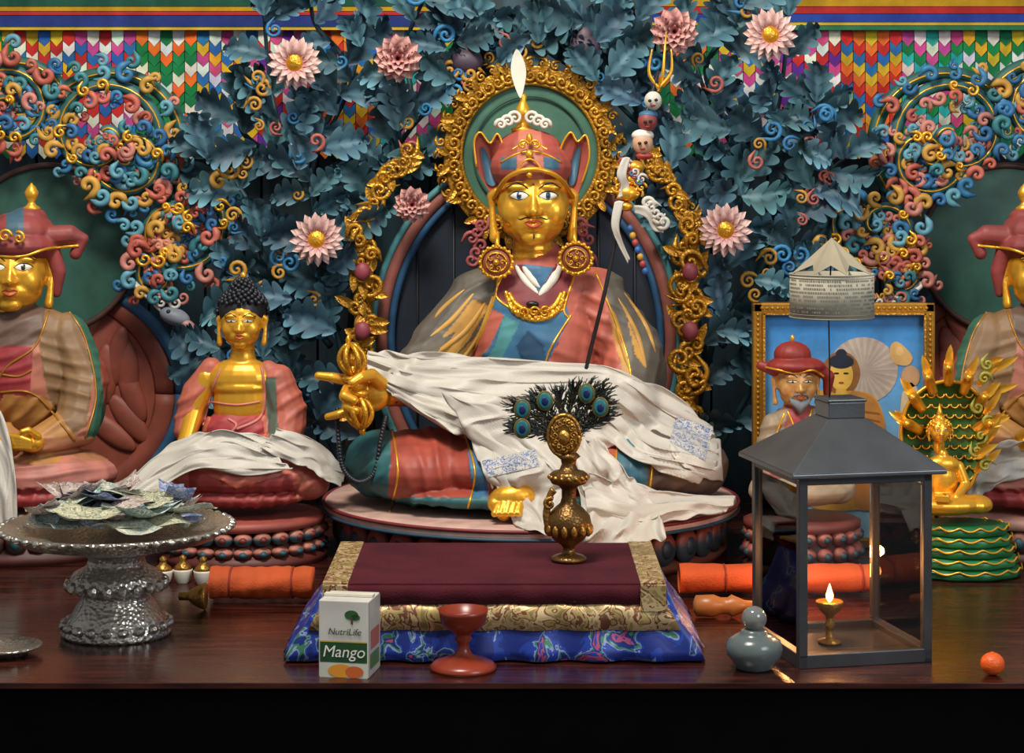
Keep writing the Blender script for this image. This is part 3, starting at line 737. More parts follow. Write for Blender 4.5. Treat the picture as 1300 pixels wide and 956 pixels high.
ks.append(g.sheet([[(730,596,-160),(800,614,-170),(870,626,-150),(934,630,-120)],[(742,626,-200),(800,640,-200),(860,640,-180),(930,640,-150)],[(745,655,-210),(800,668,-215),(850,660,-200),(915,652,-160)]],70,30,7,3,gap=8,seed=6))
ks.append(g.sheet([[(855,540,-60),(880,540,-60),(915,560,-50)],[(850,575,-90),(880,600,-90),(918,612,-70)]],30,20,4,3,gap=7,seed=8))
ks.append(g.sheet([[(622,600,-180),(640,640,-200),(652,664,-210),(655,668,-214)],[(650,590,-180),(668,630,-200),(690,660,-212),(700,680,-216)]],40,18,4,2,gap=8,seed=3))
g.add('khata_scarf',cat(ks),SILK,solid=.0012)
for q in ks: g.reg(q)
PR=rampmat('blue_print',[(0,c('c2bbae')),(.5,c('4a6ca4')),(.6,c('c2bbae'))],180,.7,bst=0)
g.add('khata_print',cat([g.sheet([[(612,585,-100),(680,570,-100)],[(620,606,-100),(684,592,-100)]],40,14,0,1,gap=1.5),g.sheet([[(860,528,-60),(905,545,-60)],[(850,560,-60),(895,585,-60)]],34,16,0,1,gap=1.5)]),PR)

# =====================================================  SHAKYAMUNI (left)
g=G('buddha_statue',305,707,3.42); k=g.k
base=Vector((g.p(308,650,0).x,3.42,0)); A=Acc(); rx=.14;ry=.125
A.add(lathe(base,[(rx,0),(rx*1.02,.012),(rx*.95,.018),(rx*.88,.026),(rx*.86,.05)],60,ry/rx),c('5a241c'))
lotus(g,A,base,rx*.92,ry*.92,.016,.036,26,c('4a2420'),c('b06a58'),c('24505a')); lotus(g,A,base,rx*.92,ry*.92,.038,.06,26,c('24505a'),c('b0705c'),c('6a2424'))
A.add(lathe(base,[(rx*.9,.058),(rx*.98,.062),(rx*.99,.072),(rx*.9,.076)],60,ry/rx),c('9a4a3e'))
g.acc('lotus_pedestal',A)
fl_=blob([g.E(308,508,0,38,26,54),g.E(306,482,0,46,25,28),g.E(308,455,2,17,16,18),g.C([(262,480,0,15),(247,520,-5,13),(236,560,-22,11),(218,600,-42,8)]),g.E(306,492,-6,36,21,14)],1.2*k,7)
g.reg(fl_); g.add('gilded_torso',fl_,GOLD)
g.add('earth_touching_hand',blob([g.E(212,610,-48,9,6,12,25)]+[g.C([(207+q*3.4,616+q*.8,-50,3),(202+q*3.4,630+q*.6,-55,2.6),(198+q*3.4,640-abs(q-1)*1.5,-56,2)]) for q in range(4)]+[g.C([(218,606,-54,3.2),(222,618,-58,2.8),(221,628,-58,2.2)])],.8*k,2),GOLD)
bd=blob([g.C([(352,484,0,22),(366,525,-5,24),(360,565,-25,22),(318,580,-45,14)]),g.C([(340,470,0,13),(352,500,0,18)]),g.C([(268,468,2,14),(250,498,2,19),(240,530,0,18),(236,548,-8,15)]),
 g.E(306,548,-2,50,32,32),g.E(308,602,-28,100,58,28),g.E(226,608,-20,34,42,26),g.E(390,608,-20,28,42,26),g.E(308,630,-40,80,40,12),g.E(350,520,6,24,24,50)],1.5*k,4)
bd,cols=g.paint(bd,c('b8624f'),[([(265,508),(330,508),(330,530),(265,530)],c('2c4c4c'),(5,9,1)),([(268,526),(332,526),(336,552),(262,552)],c('9e373a'),(60,14,2)),([(335,480),(345,600),(356,600),(350,480)],c('5a6a5c')),([(240,590),(240,650),(380,650),(370,600),(300,620)],c('9a3c38'),(30,12,2.5))],(55,15,2.6))
g.reg(bd); g.add('robe',bd,PAINT,cols=cols)
g.add('robe_hems',cat([g.stroke([(332,466),(336,500),(330,530),(300,545)],2,0),g.stroke([(266,510),(300,514),(330,510)],1.4,0),g.stroke([(280,468),(268,500),(258,540)],1.6,0),g.stroke([(290,532),(300,540),(290,552)],2,0)]),mat('hem_red',c('c8766a'),.5))
head(g,307,414,-3,28,.0,.05,eyes='half',voxel=.045)
hs=[]
def cap(cx,cy,d,rx_,rd,rz,n,zmin):
    for i in range(n):
        z=1-2*(i+.5)/n; 
        a=i*2.39996; r_=math.sqrt(1-z*z); x=r_*math.cos(a); y=r_*math.sin(a)
        if y<0 and z<zmin: continue
        if z<-.5: continue
        hs.append(g.E(cx+x*rx_,cy-z*rz,d+y*rd,3.1,3.1,3.1))
cap(308,396,6,32,34,32,330,.32); cap(308,368,6,16,17,14,90,-.2)
g.add('curled_hair',cat([g.E(308,394,8,31,32,29),g.E(308,368,6,15,16,13)]+hs),HAIR); g.add('ushnisha_jewel',g.E(309,350,4,4,4,5),GOLD)
ks=[g.sheet([[(352,545,-60),(385,552,-50),(425,580,-30),(440,600,-30)],[(330,570,-70),(380,590,-70),(410,606,-60),(432,618,-50)]],40,24,5,3,gap=4,seed=2),
    g.sheet([[(345,558,-60),(290,546,-60),(245,552,-60),(205,572,-60),(160,610,-70),(118,642,-80)],[(352,580,-70),(300,580,-70),(250,575,-80),(215,600,-80),(175,625,-90),(125,655,-95)],[(372,596,-80),(310,602,-90),(260,596,-90),(225,606,-90),(190,640,-95),(150,668,-100)]],80,40,5,4,gap=4,seed=5)]
g.add('khata_scarf',cat(ks),SILK,solid=.001)

# =====================================================  SIDE GURUS
def guru(name,mirror):
    g=G(name,32,700,3.47,mirror); k=g.k
    base=Vector((g.p(30,650,0).x,3.47,0)); A=Acc(); rx=.16;ry=.14
    A.add(lathe(base,[(rx,0),(rx*1.02,.014),(rx*.92,.02),(rx*.88,.05)],60,ry/rx),c('4a201a')); lotus(g,A,base,rx*.92,ry*.92,.018,.056,26,c('3a2a20'),c('9a5a40'),c('24505a'))
    A.add(lathe(base,[(rx*.9,.054),(rx,.058),(rx,.072),(rx*.9,.078)],60,ry/rx),c('b08072')); g.acc('lotus_pedestal',A)
    bd=blob([g.E(32,470,0,68,42,80),g.E(32,425,2,66,36,38),g.C([(85,425,2,28),(108,480,-6,30),(98,540,-35,28),(50,560,-70,18)]),g.C([(-22,425,2,28),(-45,480,-6,30),(-38,540,-35,28),(10,560,-70,18)]),
     g.E(30,600,-30,118,70,36),g.E(100,608,-22,44,58,32),g.E(-50,608,-22,44,58,32),g.E(30,628,-50,100,46,14),g.C([(25,400,6,26),(28,420,4,34)]),g.E(118,500,5,18,24,48)],2.0*k,4)
    bd,cols=g.paint(bd,c('b06e58'),[
     ([(-100,380),(60,385),(75,400),(40,440),(0,470),(-20,560),(-100,560)],c('6a5346'),(60,16,3)),
     ([(60,380),(98,400),(118,470),(110,540),(85,560),(60,500),(50,440)],c('846442'),(95,16,3)),
     ([(86,395),(140,400),(150,560),(108,560),(122,500),(108,430)],c('35634f'),(90,14,2)),
     ([(120,400),(160,420),(160,560),(135,540)],c('8e4432'),(90,20,2)),
     ([(0,440),(42,440),(38,500),(-10,520)],c('9a3438'),(80,13,2.5)),
     ([(5,500),(60,505),(100,560),(60,600),(-20,560)],c('b07c40'),(50,15,3.5)),
     ([(-100,555),(150,555),(150,590),(60,575),(0,600),(-100,600)],c('a8704c'),(75,14,3)),
     ([(-100,620),(150,620),(150,660),(-100,660)],c('9a3634'),(20,16,3)),
     ([(0,596),(150,582),(150,612),(0,622)],c('b87466'),(80,12,3))],(65,16,3))
    g.reg(bd); g.add('robed_body',bd,PAINT,cols=cols)
    g.add('hems',cat([g.stroke(p,1.6,0) for p in [[(62,395),(44,440),(5,470),(-15,520)],[(88,396),(108,430),(122,500),(108,556)],[(0,498),(45,502),(95,560)],[(-20,470),(20,478),(40,470)]]]),mat('hem_gold',c('a8742c'),.4,.4))
    head(g,17,352,-6,44,.12,.0,voxel=.04,wide=1.05,iris='3a2a1a')
    ht=blob([g.E(22,312,4,52,52,24),g.E(26,294,8,44,44,26),g.E(36,276,10,24,24,14),g.C([(62,300,0,14),(88,298,4,13),(106,303,6,7),(96,322,6,8)]),g.C([(-15,300,0,14),(-42,298,4,13),(-60,303,6,7)]),g.C([(66,318,4,11),(74,345,8,10),(72,372,10,6)])],1.7*k,4)
    ht,hc=g.paint(ht,c('8c3c38'),[([(-60,314),(60,314),(60,336),(-60,336)],c('7a3230')),([(8,262),(8,300),(30,300),(30,262)],c('3c5a6a'))]); g.reg(ht); g.add('hat',ht,PAINT,cols=hc)
    g.add('hat_trim',cat([g.stroke([(-28,318),(0,325),(30,325),(60,316),(100,312)],2.2,0),volute(g,6,300,-50,9,0,1,2.4,1.4),volute(g,24,302,-48,8,2,-1,2.4,1.4),lathe(g.p(40,268,8),[(r_*k,z_*k) for r_,z_ in((10,0),(12,4),(6,8),(4,12),(8,18),(9,24),(5,31),(2,34),(1,36))],18)]),GOLD)
    hh=blob([g.E(2,560,-88,16,10,12),g.E(40,562,-86,16,10,12)]+[g.C([(8+q*1,553+q*5,-94,4.6),(26,556+q*4,-100,4.2),(38,560+q*3,-100,3.5)]) for q in range(4)]+[g.C([(48,554,-90,5),(36,546,-98,4.4),(28,548,-102,3.6)])],1.2*k,3)
    g.add('hands',hh,GOLD)
    ks=[g.sheet([[(-60,520,-60),(-20,560,-90),(-10,620,-110),(-8,668,-115)],[(-20,490,-70),(8,540,-95),(20,610,-110),(22,672,-115)]],50,24,5,3,gap=5,seed=3)]
    if mirror: ks.append(g.sheet([[(20,560,-90),(60,560,-60),(100,575,-50),(120,600,-30)],[(20,600,-110),(60,610,-90),(90,625,-80),(112,640,-60)]],50,24,5,3,gap=5,seed=6))
    g.add('khata_scarf',cat(ks),SILK,solid=.001)
guru('guru_statue',None); guru('guru_statue',1341)

# =====================================================  FRAMED PICTURE
g=G('framed_buddha_picture',1070,695,3.5); k=g.k
A=Acc()
V=[];C=[]
for i in range(9):
    y=396+i*36; t=i/8; cc=tuple(a*(1-t)+b_*t for a,b_ in zip(c('2a7cc0'),c('8cc0d8'))); V+=[g.p(967,y,0),g.p(1173,y,0)]; C+=[cc,cc]
A.add((V,[(2*i,2*i+1,2*i+3,2*i+2) for i in range(8)]),C)
def pol(pts,d,col,res=0): 
    P=cr(pts,res,True) if res else pts
    A.add(([g.p(p[0],p[1],d) for p in P],[tuple(range(len(P)))]),col)
pol(ellpts(1096,470,44,42,40),-.6,c('a8988a'))
for q in range(26):
    a=2*pi*q/26; pol([(1096+8*math.cos(a),470-7*math.sin(a)),(1096+44*math.cos(a),470-42*math.sin(a)),(1096+44*math.cos(a+.12),470-42*math.sin(a+.12))],-.8,c('b4a596'))
pol(ellpts(1068,474,24,28,30),-1,c('8a5a2a')); pol([(1036,505),(1048,494),(1062,500),(1080,496),(1108,502),(1122,530),(1126,580),(1124,640),(1020,640),(1030,560)],-1.2,c('c8902c'),40)
pol([(1078,500),(1108,505),(1122,535),(1126,580),(1120,640),(1084,640),(1090,560)],-1.4,c('b0783a'),30)
for q in range(8): pol([(1086+q*4,520+q*9),(1116,524+q*10),(1118,527+q*10),(1086+q*4,523+q*9)],-1.5,c('8a5426'))
pol(ellpts(1068,476,15,20,30),-1.4,c('dcae48')); pol(ellpts(1068,459,16,9,24),-1.6,c('1c2434')); pol(ellpts(1068,449,7,6,16),-1.7,c('1c2434'))
for sx in(-6,6): pol(ellpts(1068+sx,474,3.6,1.2,10),-1.8,c('14120f'))
pol(ellpts(1068,486,3.6,1.4,10),-1.8,c('a03a22')); pol([(1062,493),(1074,493),(1076,503),(1060,503)],-1.5,c('d0a040'))
pol([(1130,440),(1140,434),(1158,452),(1152,464),(1134,460)],-1,c('c8a060'),16); pol(ellpts(1142,446,5,6,16),-1.2,c('d8b070')); pol(ellpts(1156,478,12,14,16),-1,c('b89068')); pol([(1145,500),(1168,505),(1166,640),(1140,640)],-1,c('c8b490'),16)
pol([(980,540),(1010,520),(1030,640),(970,640)],-1,c('8a5a30'),16)
g.acc('print',A,GLOSSP,False)
gs=[]
zt=g.p(1070,384,0).z; X0=g.p(955,0,0).x;X1=g.p(1186,0,0).x; t_=13*k
for ce,s in(((X0+t_/2,3.5,(zt)/2),(t_,.02,zt)),((X1-t_/2,3.5,zt/2),(t_,.02,zt)),(((X0+X1)/2,3.5,zt-t_/2),(X1-X0,.02,t_)),(((X0+X1)/2,3.5,t_/2),(X1-X0,.02,t_))): gs.append(boxg(ce,s))
g.add('frame',cat(gs),mat('frame_gilt',c('a87828'),.42,.6,120,.3,.2),False,bevel=.003)
gs=[]
for i in range(44):
    for xx in(X0+t_/2,X1-t_/2): gs.append(sph((xx,3.489,.02+i*(zt-.04)/43),(.0025,.0025,.003),None,8,6))
for i in range(32): gs.append(sph((X0+.015+i*(X1-X0-.03)/31,3.489,zt-t_/2),(.003,.0025,.0025),None,8,6))
for ce,s in(((X0+t_*1.05,3.488,(zt)/2),(t_*.2,.01,zt-t_*2)),((X1-t_*1.05,3.488,zt/2),(t_*.2,.01,zt-t_*2)),(((X0+X1)/2,3.488,zt-t_*1.05),(X1-X0-t_*2,.01,t_*.2))): gs.append(boxg(ce,s))
g.add('frame_lip',cat(gs),GOLDC,False)
g.add('backing',boxg(((X0+X1)/2,3.506,zt/2),(X1-X0-.002,.006,zt-.002)),WOODT,False)

# =====================================================  LAMA FIGURINE
g=G('lama_figurine',1015,721,3.33); k=g.k
base=Vector((g.p(1018,650,0).x,3.33,0)); A=Acc(); rx=.095;ry=.08
A.add(lathe(base,[(rx,0),(rx*1.02,.012),(rx*.9,.02),(rx*.88,.06)],48,ry/rx),c('3a1c18')); lotus(g,A,base,rx*.92,ry*.92,.018,.045,20,c('3a2424'),c('8a4a40'),c('203c44'))
lotus(g,A,base,rx*.9,ry*.9,.046,.07,20,c('5a2a28'),c('9a5a4a'),c('203c44'))
A.add(lathe(base,[(rx*.9,.066),(rx,.07),(rx,.08),(rx*.9,.084)],48,ry/rx),c('6a3028')); g.acc('lotus_pedestal',A)
bd=blob([g.E(1015,560,0,36,24,46),g.E(1015,535,0,38,20,22),g.C([(982,540,0,15),(972,580,-5,15),(978,615,-20,11)]),g.C([(1048,540,0,15),(1060,580,-5,16),(1050,610,-28,14),(1022,616,-38,8)]),g.E(1018,622,-20,66,42,20),g.E(1062,622,-12,24,32,18),g.E(974,622,-12,24,32,18),g.E(1012,515,2,16,14,14)],1.4*k,4)
bd,cols=g.paint(bd,c('8a4a40'),[([(1030,520),(1090,520),(1090,600),(1040,600)],c('706658'),(80,11,2)),([(950,520),(1000,520),(985,600),(950,600)],c('8a7860'),(80,11,2)),([(1000,520),(1028,520),(1018,560)],c('9a3a3c')),([(985,545),(1040,545),(1035,600),(985,600)],c('4a6a66'),(60,11,2)),([(940,608),(1100,608),(1100,650),(940,650)],c('a08c70'),(60,10,2))],(60,11,2))
g.reg(bd); g.add('robed_body',bd,PAINT,cols=cols)
g.add('gold_hems',cat([g.stroke([(1000,522),(1010,545),(1022,562)],1.4,0),g.stroke([(1030,520),(1024,560),(1036,600)],1.4,0),g.stroke([(996,524),(984,560),(986,600)],1.4,0)]),GOLD)
SK=mat('painted_skin',c('bd8c50'),.4,.2)
head(g,1011,490,-3,27,.1,.05,skin=SK,beard='6e7478',voxel=.055,nm='head',eyes='half')
ht=blob([g.E(1010,464,0,38,32,12),g.E(1006,450,2,24,23,17),g.C([(1035,464,0,9),(1052,478,4,8),(1050,500,8,5)]),g.C([(985,470,0,9),(966,464,4,6)])],1.2*k,3)
ht,hc=g.paint(ht,c('8c2a22'),[]); g.reg(ht); g.add('lotus_hat',ht,PAINT,cols=hc); g.add('hat_trim',cat([g.stroke([(972,466),(990,470),(1010,474),(1032,470),(1046,478)],1.5,0),g.E(1006,430,2,3,3,5)]),GOLD)
g.add('hands',blob([g.E(984,628,-38,8,6,16)]+[g.C([(978+q*4,640,-42,2.8),(977+q*4,654-abs(q-1.5),-46,2.2)]) for q in range(4)]+[g.C([(992,624,-42,3),(997,636,-46,2.4)]),g.E(1038,618,-46,12,8,6)]+[g.C([(1034,614+q*3,-50,2.6),(1020,616+q*3,-52,2)]) for q in range(4)]+[g.C([(1042,614,-50,3),(1034,609,-53,2.3)])],.8*k,2),SK)

# =====================================================  NAGA BUDDHA
g=G('naga_buddha_figurine',1225,728,3.28); k=g.k
X=g.p(1222,0,0).x; base=Vector((X,3.28,0)); A=Acc(); GA=Acc()
for i in range(5):
    z=.008+i*.0165; R_=.092-.005*i
    V=lathe(base+Vector((0,0,z)),[(R_*.92,-.008),(R_,-.004),(R_,.004),(R_*.92,.008)],60,.75,.03,10); A.add(V,c('186438') if i%2==0 else c('277a48'))
    P=[base+Vector((R_*1.02*math.cos(a),R_*.77*math.sin(a),z+.009-.006*abs(math.sin(7*a)))) for a in np.linspace(0,2*pi,120,endpoint=False)]
    GA.add(tube(P,.0016,6,True),None)
bd=blob([g.E(1197,610,0,19,14,26),g.E(1197,590,0,22,13,13),g.E(1200,640,-10,52,30,14),g.E(1240,640,-8,20,24,12),g.E(1162,640,-8,16,24,12),g.C([(1178,592,0,7),(1170,615,-4,6.5),(1176,634,-22,5)]),g.C([(1217,592,0,7),(1226,615,-4,6.5),(1214,632,-24,5)]),g.E(1197,578,0,7,7,9)],1.1*k,3)
GA.add(bd,None)
GA.add(blob([g.E(1196,634,-34,10,6,4)]+[g.C([(1188+q*.5,630+q*2,-38,2),(1204,631+q*2,-40,1.7)]) for q in range(4)]+[g.C([(1205,630,-38,2),(1198,626,-40,1.6)])],.7*k,1),None)
for i in range(90):
    z=1-1.3*(i+.5)/90; a=i*2.39996; r_=math.sqrt(max(0,1-z*z)); 
    if math.sin(a)*r_<-.2 and z<.35: continue
    GA.add(g.E(1193+16*r_*math.cos(a),547-16*z,4+16*r_*math.sin(a),2,2,2),None)
GA.add(g.E(1193,533,2,7,7,8),None); GA.add(lathe(g.p(1193,528,2),[(5*k,0),(3*k,6*k),(.5*k,16*k)],10),None)
hood=[(1172,625),(1152,590),(1144,550),(1152,515),(1175,492),(1203,484),(1232,492),(1252,520),(1254,560),(1240,600),(1222,625)]
A.add(g.ext(hood,24,9,50),c('3a6a30')); 
hp=cr(hood,60,True); GA.add(g.T([(x,y,22,2.6) for x,y in hp],6,closed=True),None)
for r_ in range(9):
    for q in range(8):
        x=1158+q*12+(r_%2)*6; y=500+r_*13
        if inpoly(np.array([x]),np.array([y]),hood)[0]: GA.add(g.T([(x+5*math.cos(a),y+5*math.sin(a),22,1.3) for a in np.linspace(0,pi,7)],4),None)
heads=[(1156,540,2.7),(1162,508,2.3),(1180,484,1.95),(1204,472,1.57),(1228,484,1.2),(1246,508,.8),(1252,540,.4)]
for x,y,a in heads:
    ca,sa=math.cos(a),math.sin(a)
    GA.add(g.T([(x-14*ca,y+16*sa,18,6),(x,y,10,7),(x+5*ca,y-6*sa,-2,6.5),(x+5*ca,y-4*sa,-14,3.5)],8,12),None)
    for q in(-1,0,1): petal(g,GA,x+2*ca+q*4,y-5*sa,4,30-abs(q)*8,5,a+q*.35-.1,.15,(0,0,0),(0,0,0),.3)
for q in range(16):
    x=1238+9*math.sin(q*1.9)+q*.9; y=600-q*9.2
    petal(g,GA,x,y,14-(q%3)*4,26+(q%3)*6,5,.95-(q%4)*.22,.2,(0,0,0),(0,0,0),.3)
    if q%2: A.add(volute(g,x+4,y,6,8,q,1,2.6,1.3,tail=1.4),c('9a9a3a'))
g.acc('green_base_and_hood',A,GLOSSP); g.add('gilded_figure',(GA.V,GA.F),GOLD)
head(g,1193,549,-2,13,0,.05,eyes='half',voxel=.08)

# =====================================================  LANTERN
g=G('candle_lantern',1010,850,2.668)
th=math.radians(12.5); S_=.185
FL=Vector((.3745,2.668,0)); ex=Vector((math.cos(th),math.sin(th),0)); ey=Vector((-math.sin(th),math.cos(th),0)); R=Matrix.Rotation(th,3,'Z')
def L(u,v,z): return FL+ex*(u*S_)+ey*(v*S_)+Vector((0,0,z))
gs=[]; pw=.012
for u in(0,1):
    for v in(0,1): gs.append(boxg(L(u*.94+.03,v*.94+.03,.128),(pw,pw,.256),R))
for z,h_ in((.009,.018),(.247,.016)):
    for u,v,sx,sy in((.5,.03,S_,pw),(.5,.97,S_,pw),(.03,.5,pw,S_-.024),(.97,.5,pw,S_-.024)): gs.append(boxg(L(u,v,z),(sx,sy,h_),R))
gs.append(boxg(L(.5,.5,.006),(S_-.01,S_-.01,.006),R))
g.add('frame',cat(gs),LANT,False,bevel=.001)
def pyr(h0,h1,z0,z1,zm=None):
    V=[L(.5,.5,z0)+ex*(a*h0)+ey*(b_*h0) for a,b_ in((-1,-1),(1,-1),(1,1),(-1,1))]+[L(.5,.5,z1)+ex*(a*h1)+ey*(b_*h1) for a,b_ in((-1,-1),(1,-1),(1,1),(-1,1))]
    return V,[(0,1,5,4),(1,2,6,5),(2,3,7,6),(3,0,4,7),(4,5,6,7),(3,2,1,0)]
g.add('roof',cat([pyr(.108,.108,.25,.256),pyr(.108,.028,.256,.316),pyr(.026,.026,.316,.338),pyr(.028,.028,.338,.342)]),mat('roof_metal',c('5c5e60'),.38,.6,200,.1),False,bevel=.0015)
m,nt,b=newmat('lantern_glass'); nt.nodes.remove(b); t1=nt.nodes.new('ShaderNodeBsdfTransparent'); t2=nt.nodes.new('ShaderNodeBsdfGlossy'); t2.inputs['Roughness'].default_value=.02
fr=nt.nodes.new('ShaderNodeFresnel'); fr.inputs[0].default_value=1.25; mx=nt.nodes.new('ShaderNodeMixShader')
nt.links.new(fr.outputs[0],mx.inputs[0]); nt.links.new(t1.outputs[0],mx.inputs[1]); nt.links.new(t2.outputs[0],mx.inputs[2]); nt.links.new(mx.outputs[0],nt.nodes['Material Output'].inputs[0])
gs=[]
for u,v,sx,sy in((.5,.03,.16,.001),(.03,.5,.001,.16),(.97,.5,.001,.16),(.5,.97,.16,.001)): gs.append(boxg(L(u,v,.128),(sx,sy,.21),R))
g.add('glass_panes',cat(gs),m,False)
cp=L(.42,.5,.009)
def butterlamp(g,cp,sc,nm='butter_lamp'):
    g.add(nm+'_cup',lathe(cp,[(r_*sc,z_*sc) for r_,z_ in((.014,0),(.014,.003),(.005,.006),(.004,.018),(.007,.022),(.004,.026),(.005,.032),(.013,.04),(.0165,.048),(.0155,.05),(.011,.046),(.001,.045))],24),BRASS)
    FM,nt,b=newmat(nm+'_flame'); b.inputs['Emission Color'].default_value=(1,.5,.12,1); b.inputs['Emission Strength'].default_value=14; b.inputs['Base Color'].default_value=(1,.6,.2,1)
    g.add(nm+'_flame',lathe(cp+Vector((0,0,.048*sc)),[(r_*sc,z_*sc) for r_,z_ in((.001,0),(.0042,.005),(.0045,.009),(.0025,.015),(.0003,.022))],12),FM)
    l=bpy.data.lights.new(nm+'_glow','POINT'); l.energy=.7*sc; l.color=(1,.42,.14); l.shadow_soft_size=.008; o=bpy.data.objects.new(nm+'_glow',l); o.parent=g.e; o.location=cp+Vector((0,0,.09*sc))-g.o; bpy.context.scene.collection.objects.link(o)
butterlamp(g,cp,1.15)
# prayer wheel
g=G('paper_prayer_wheel',1040,507,2.78)
top=L(.42,.5,.342); ce=W(1056,403,2.78)
g.add('wire',tube([top,Vector((top.x,top.y,top.z+.04)),Vector((ce.x-.005,2.775,ce.z)),Vector((ce.x,2.78,ce.z+.105))],.0011,6),BLACK)
Rw=.0565
n=48; V=[];Fc=[]
for j in range(2):
    for i in range(n): a=2*pi*i/n; V.append(ce+Vector((Rw*math.cos(a),Rw*math.sin(a),j*.06)))
Fc=[(i,(i+1)%n,n+(i+1)%n,n+i) for i in range(n)]
g.add('printed_drum',(V,Fc),mat('plain_drum',c('a8a08c'),.8,0,bst=.05),solid=.0008)
V=[];Fc=[];random.seed(5)
for row in range(9):
    z=.009+row*.0052
    a=0
    while a<2*pi:
        da=random.uniform(.015,.05)
        o=len(V); r_=Rw+.0007
        for aa,zz in((a,z),(a+da,z),(a+da,z+.0026),(a,z+.0026)): V.append(ce+Vector((r_*math.cos(aa),r_*math.sin(aa),zz)))
        Fc.append((o,o+1,o+2,o+3))
        a+=da+(.02 if random.random()<.8 else .12)
g.add('printed_script',(V,Fc),mat('ink_grey',c('7c7768'),.8,bst=0),False)
g.add('drum_bands',cat([tube([ce+Vector(((Rw+.0005)*math.cos(a),(Rw+.0005)*math.sin(a),z)) for a in np.linspace(0,2*pi,48,endpoint=False)],.0009,6,True) for z in(.001,.059)]+[tube([ce+Vector(((Rw+.0008)*math.cos(a),(Rw+.0008)*math.sin(a),z)) for a in np.linspace(0,2*pi,48,endpoint=False)],.0004,4,True) for z in(.006,.055)]),mat('paper_band',c('8a8474'),.7))
apex=ce+Vector((0,0,.108)); nb=8; V=[apex]
for i in range(nb*2):
    a=2*pi*i/(nb*2)+.2; rr=Rw if i%2==0 else Rw*.6; V.append(ce+Vector((rr*math.cos(a),rr*math.sin(a),.06 if i%2==0 else .072)))
Fc=[(0,1+i,1+(i+1)%(nb*2)) for i in range(nb*2)]
g.add('vaned_cone',(V,Fc),mat('plain_paper',c('958a72'),.8,0),False,solid=.0008)

# =====================================================  OFFERING TABLE (draped)
g=G('brocade_draped_table',630,850,2.7)
VEL=mat('maroon_velvet',c('4a1620'),.9,0,500,.5,.25,spec=.2)
GB=rampmat('gold_brocade',[(0,c('a08858')),(.42,c('c8b080')),(.5,c('7a4a34')),(.56,c('b09860')),(.64,c('8a7a4a'))],42,.45,.35,bst=.6)
BB=rampmat('blue_brocade',[(0,c('142a78')),(.47,c('1c3c9a')),(.545,c('8a9ac0')),(.57,c('3a7a5a')),(.6,c('142a78')),(.66,c('a84a6a')),(.7,c('1c3c9a'))],26,.45,.1,bst=.4)
x0,x1,y0,y1,zt=-.245,.198,2.715,3.0,.1
g.add('core',boxg(((x0+x1)/2,(y0+y1)/2,.049),(x1-x0-.02,y1-y0-.02,.096)),WOODT,False)
def ring(z,fs,ff,rip,seed=0,n=200):
    P=[]; w=x1-x0+2*fs; h=y1-y0+2*ff; cx=(x0+x1)/2; cy=(y0+y1)/2
    for i in range(n):
        t=i/n*4; sd=int(t); f_=t-sd
        if sd==0: p=(cx-w/2+w*f_,cy-h/2); nn=(0,-1)
        elif sd==1: p=(cx+w/2,cy-h/2+h*f_); nn=(1,0)
        elif sd==2: p=(cx+w/2-w*f_,cy+h/2); nn=(0,1)
        else: p=(cx-w/2,cy+h/2-h*f_); nn=(-1,0)
        r_=rip*math.sin(f_*2*pi*(7 if sd%2==0 else 5)+seed)*min(1,6*min(f_,1-f_))
        P.append(Vector((p[0]+nn[0]*r_,p[1]+nn[1]*r_,z)))
    return P
def band(zs,mt,nm):
    V=[];n=200
    for z,fs,ff,rp in zs: V+=ring(z,fs,ff,rp)
    g.add(nm,(V,[(a*n+i,a*n+(i+1)%n,(a+1)*n+(i+1)%n,(a+1)*n+i) for a in range(len(zs)-1) for i in range(n)]),mt,solid=.002)
band([(.1,0,0,0),(.092,.004,.003,.001),(.076,.007,.004,.002)],VEL,'velvet_edge')
band([(.078,.004,.002,.001),(.062,.014,.006,.003),(.042,.024,.008,.004)],GB,'gold_brocade_skirt')
band([(.09,.008,.0005,.0),(.05,.026,.002,.002),(.03,.042,.008,.004),(.015,.05,.012,.005),(.003,.056,.014,.006)],BB,'blue_brocade_skirt')
g.add('velvet_top',boxg(((x0+x1)/2,(y0+y1)/2,zt+.001),(x1-x0-.03,y1-y0,.004)),VEL,False,bevel=.0015)
gs=[]
for xx in(x0+.011,x1-.011):
    gs.append(boxg((xx,(y0+y1)/2,zt+.0025),(.034,y1-y0+.004,.004)))
    gs.append(boxg((xx,y0-.006,zt-.016),(.034,.004,.036)))
g.add('brocade_borders',cat(gs),GB,False,bevel=.001)

# =====================================================  VASE
g=G('ritual_vase',722,718,2.86); k=g.k
ce=Vector((g.p(722,0,0).x,2.86,.1045))
pf=[(22,0),(23,3),(19,6),(9,9),(7,15),(9,19),(20,27),(27,38),(29,47),(27,57),(19,66),(11,73),(9,80),(9,90),(13,95),(22,98),(24,102),(24,110),(20,113),(12,115),(9,122),(10,128),(15,132),(11,136),(5,140)]
g.add('vase_body',lathe(ce,[(r_*k,z_*k) for r_,z_ in pf],40),BRASSD)
GS=[g.T([(700,678,-4,6),(694,655,-6,5),(697,632,-6,4),(703,622,-6,5)],8,16),volute(g,698,640,-10,8,1,1,3,1.3)]
for i in range(16): a=2*pi*i/16; GS.append(sph(ce+Vector((24*k*math.cos(a),24*k*math.sin(a),106*k)),3.2*k,None,8,6))
for i in range(14): a=2*pi*i/14; GS.append(sph(ce+Vector((27*k*math.cos(a),27*k*math.sin(a),40*k)),(4.5*k,4.5*k,8*k),None,8,6))
mx_,my_=716,553
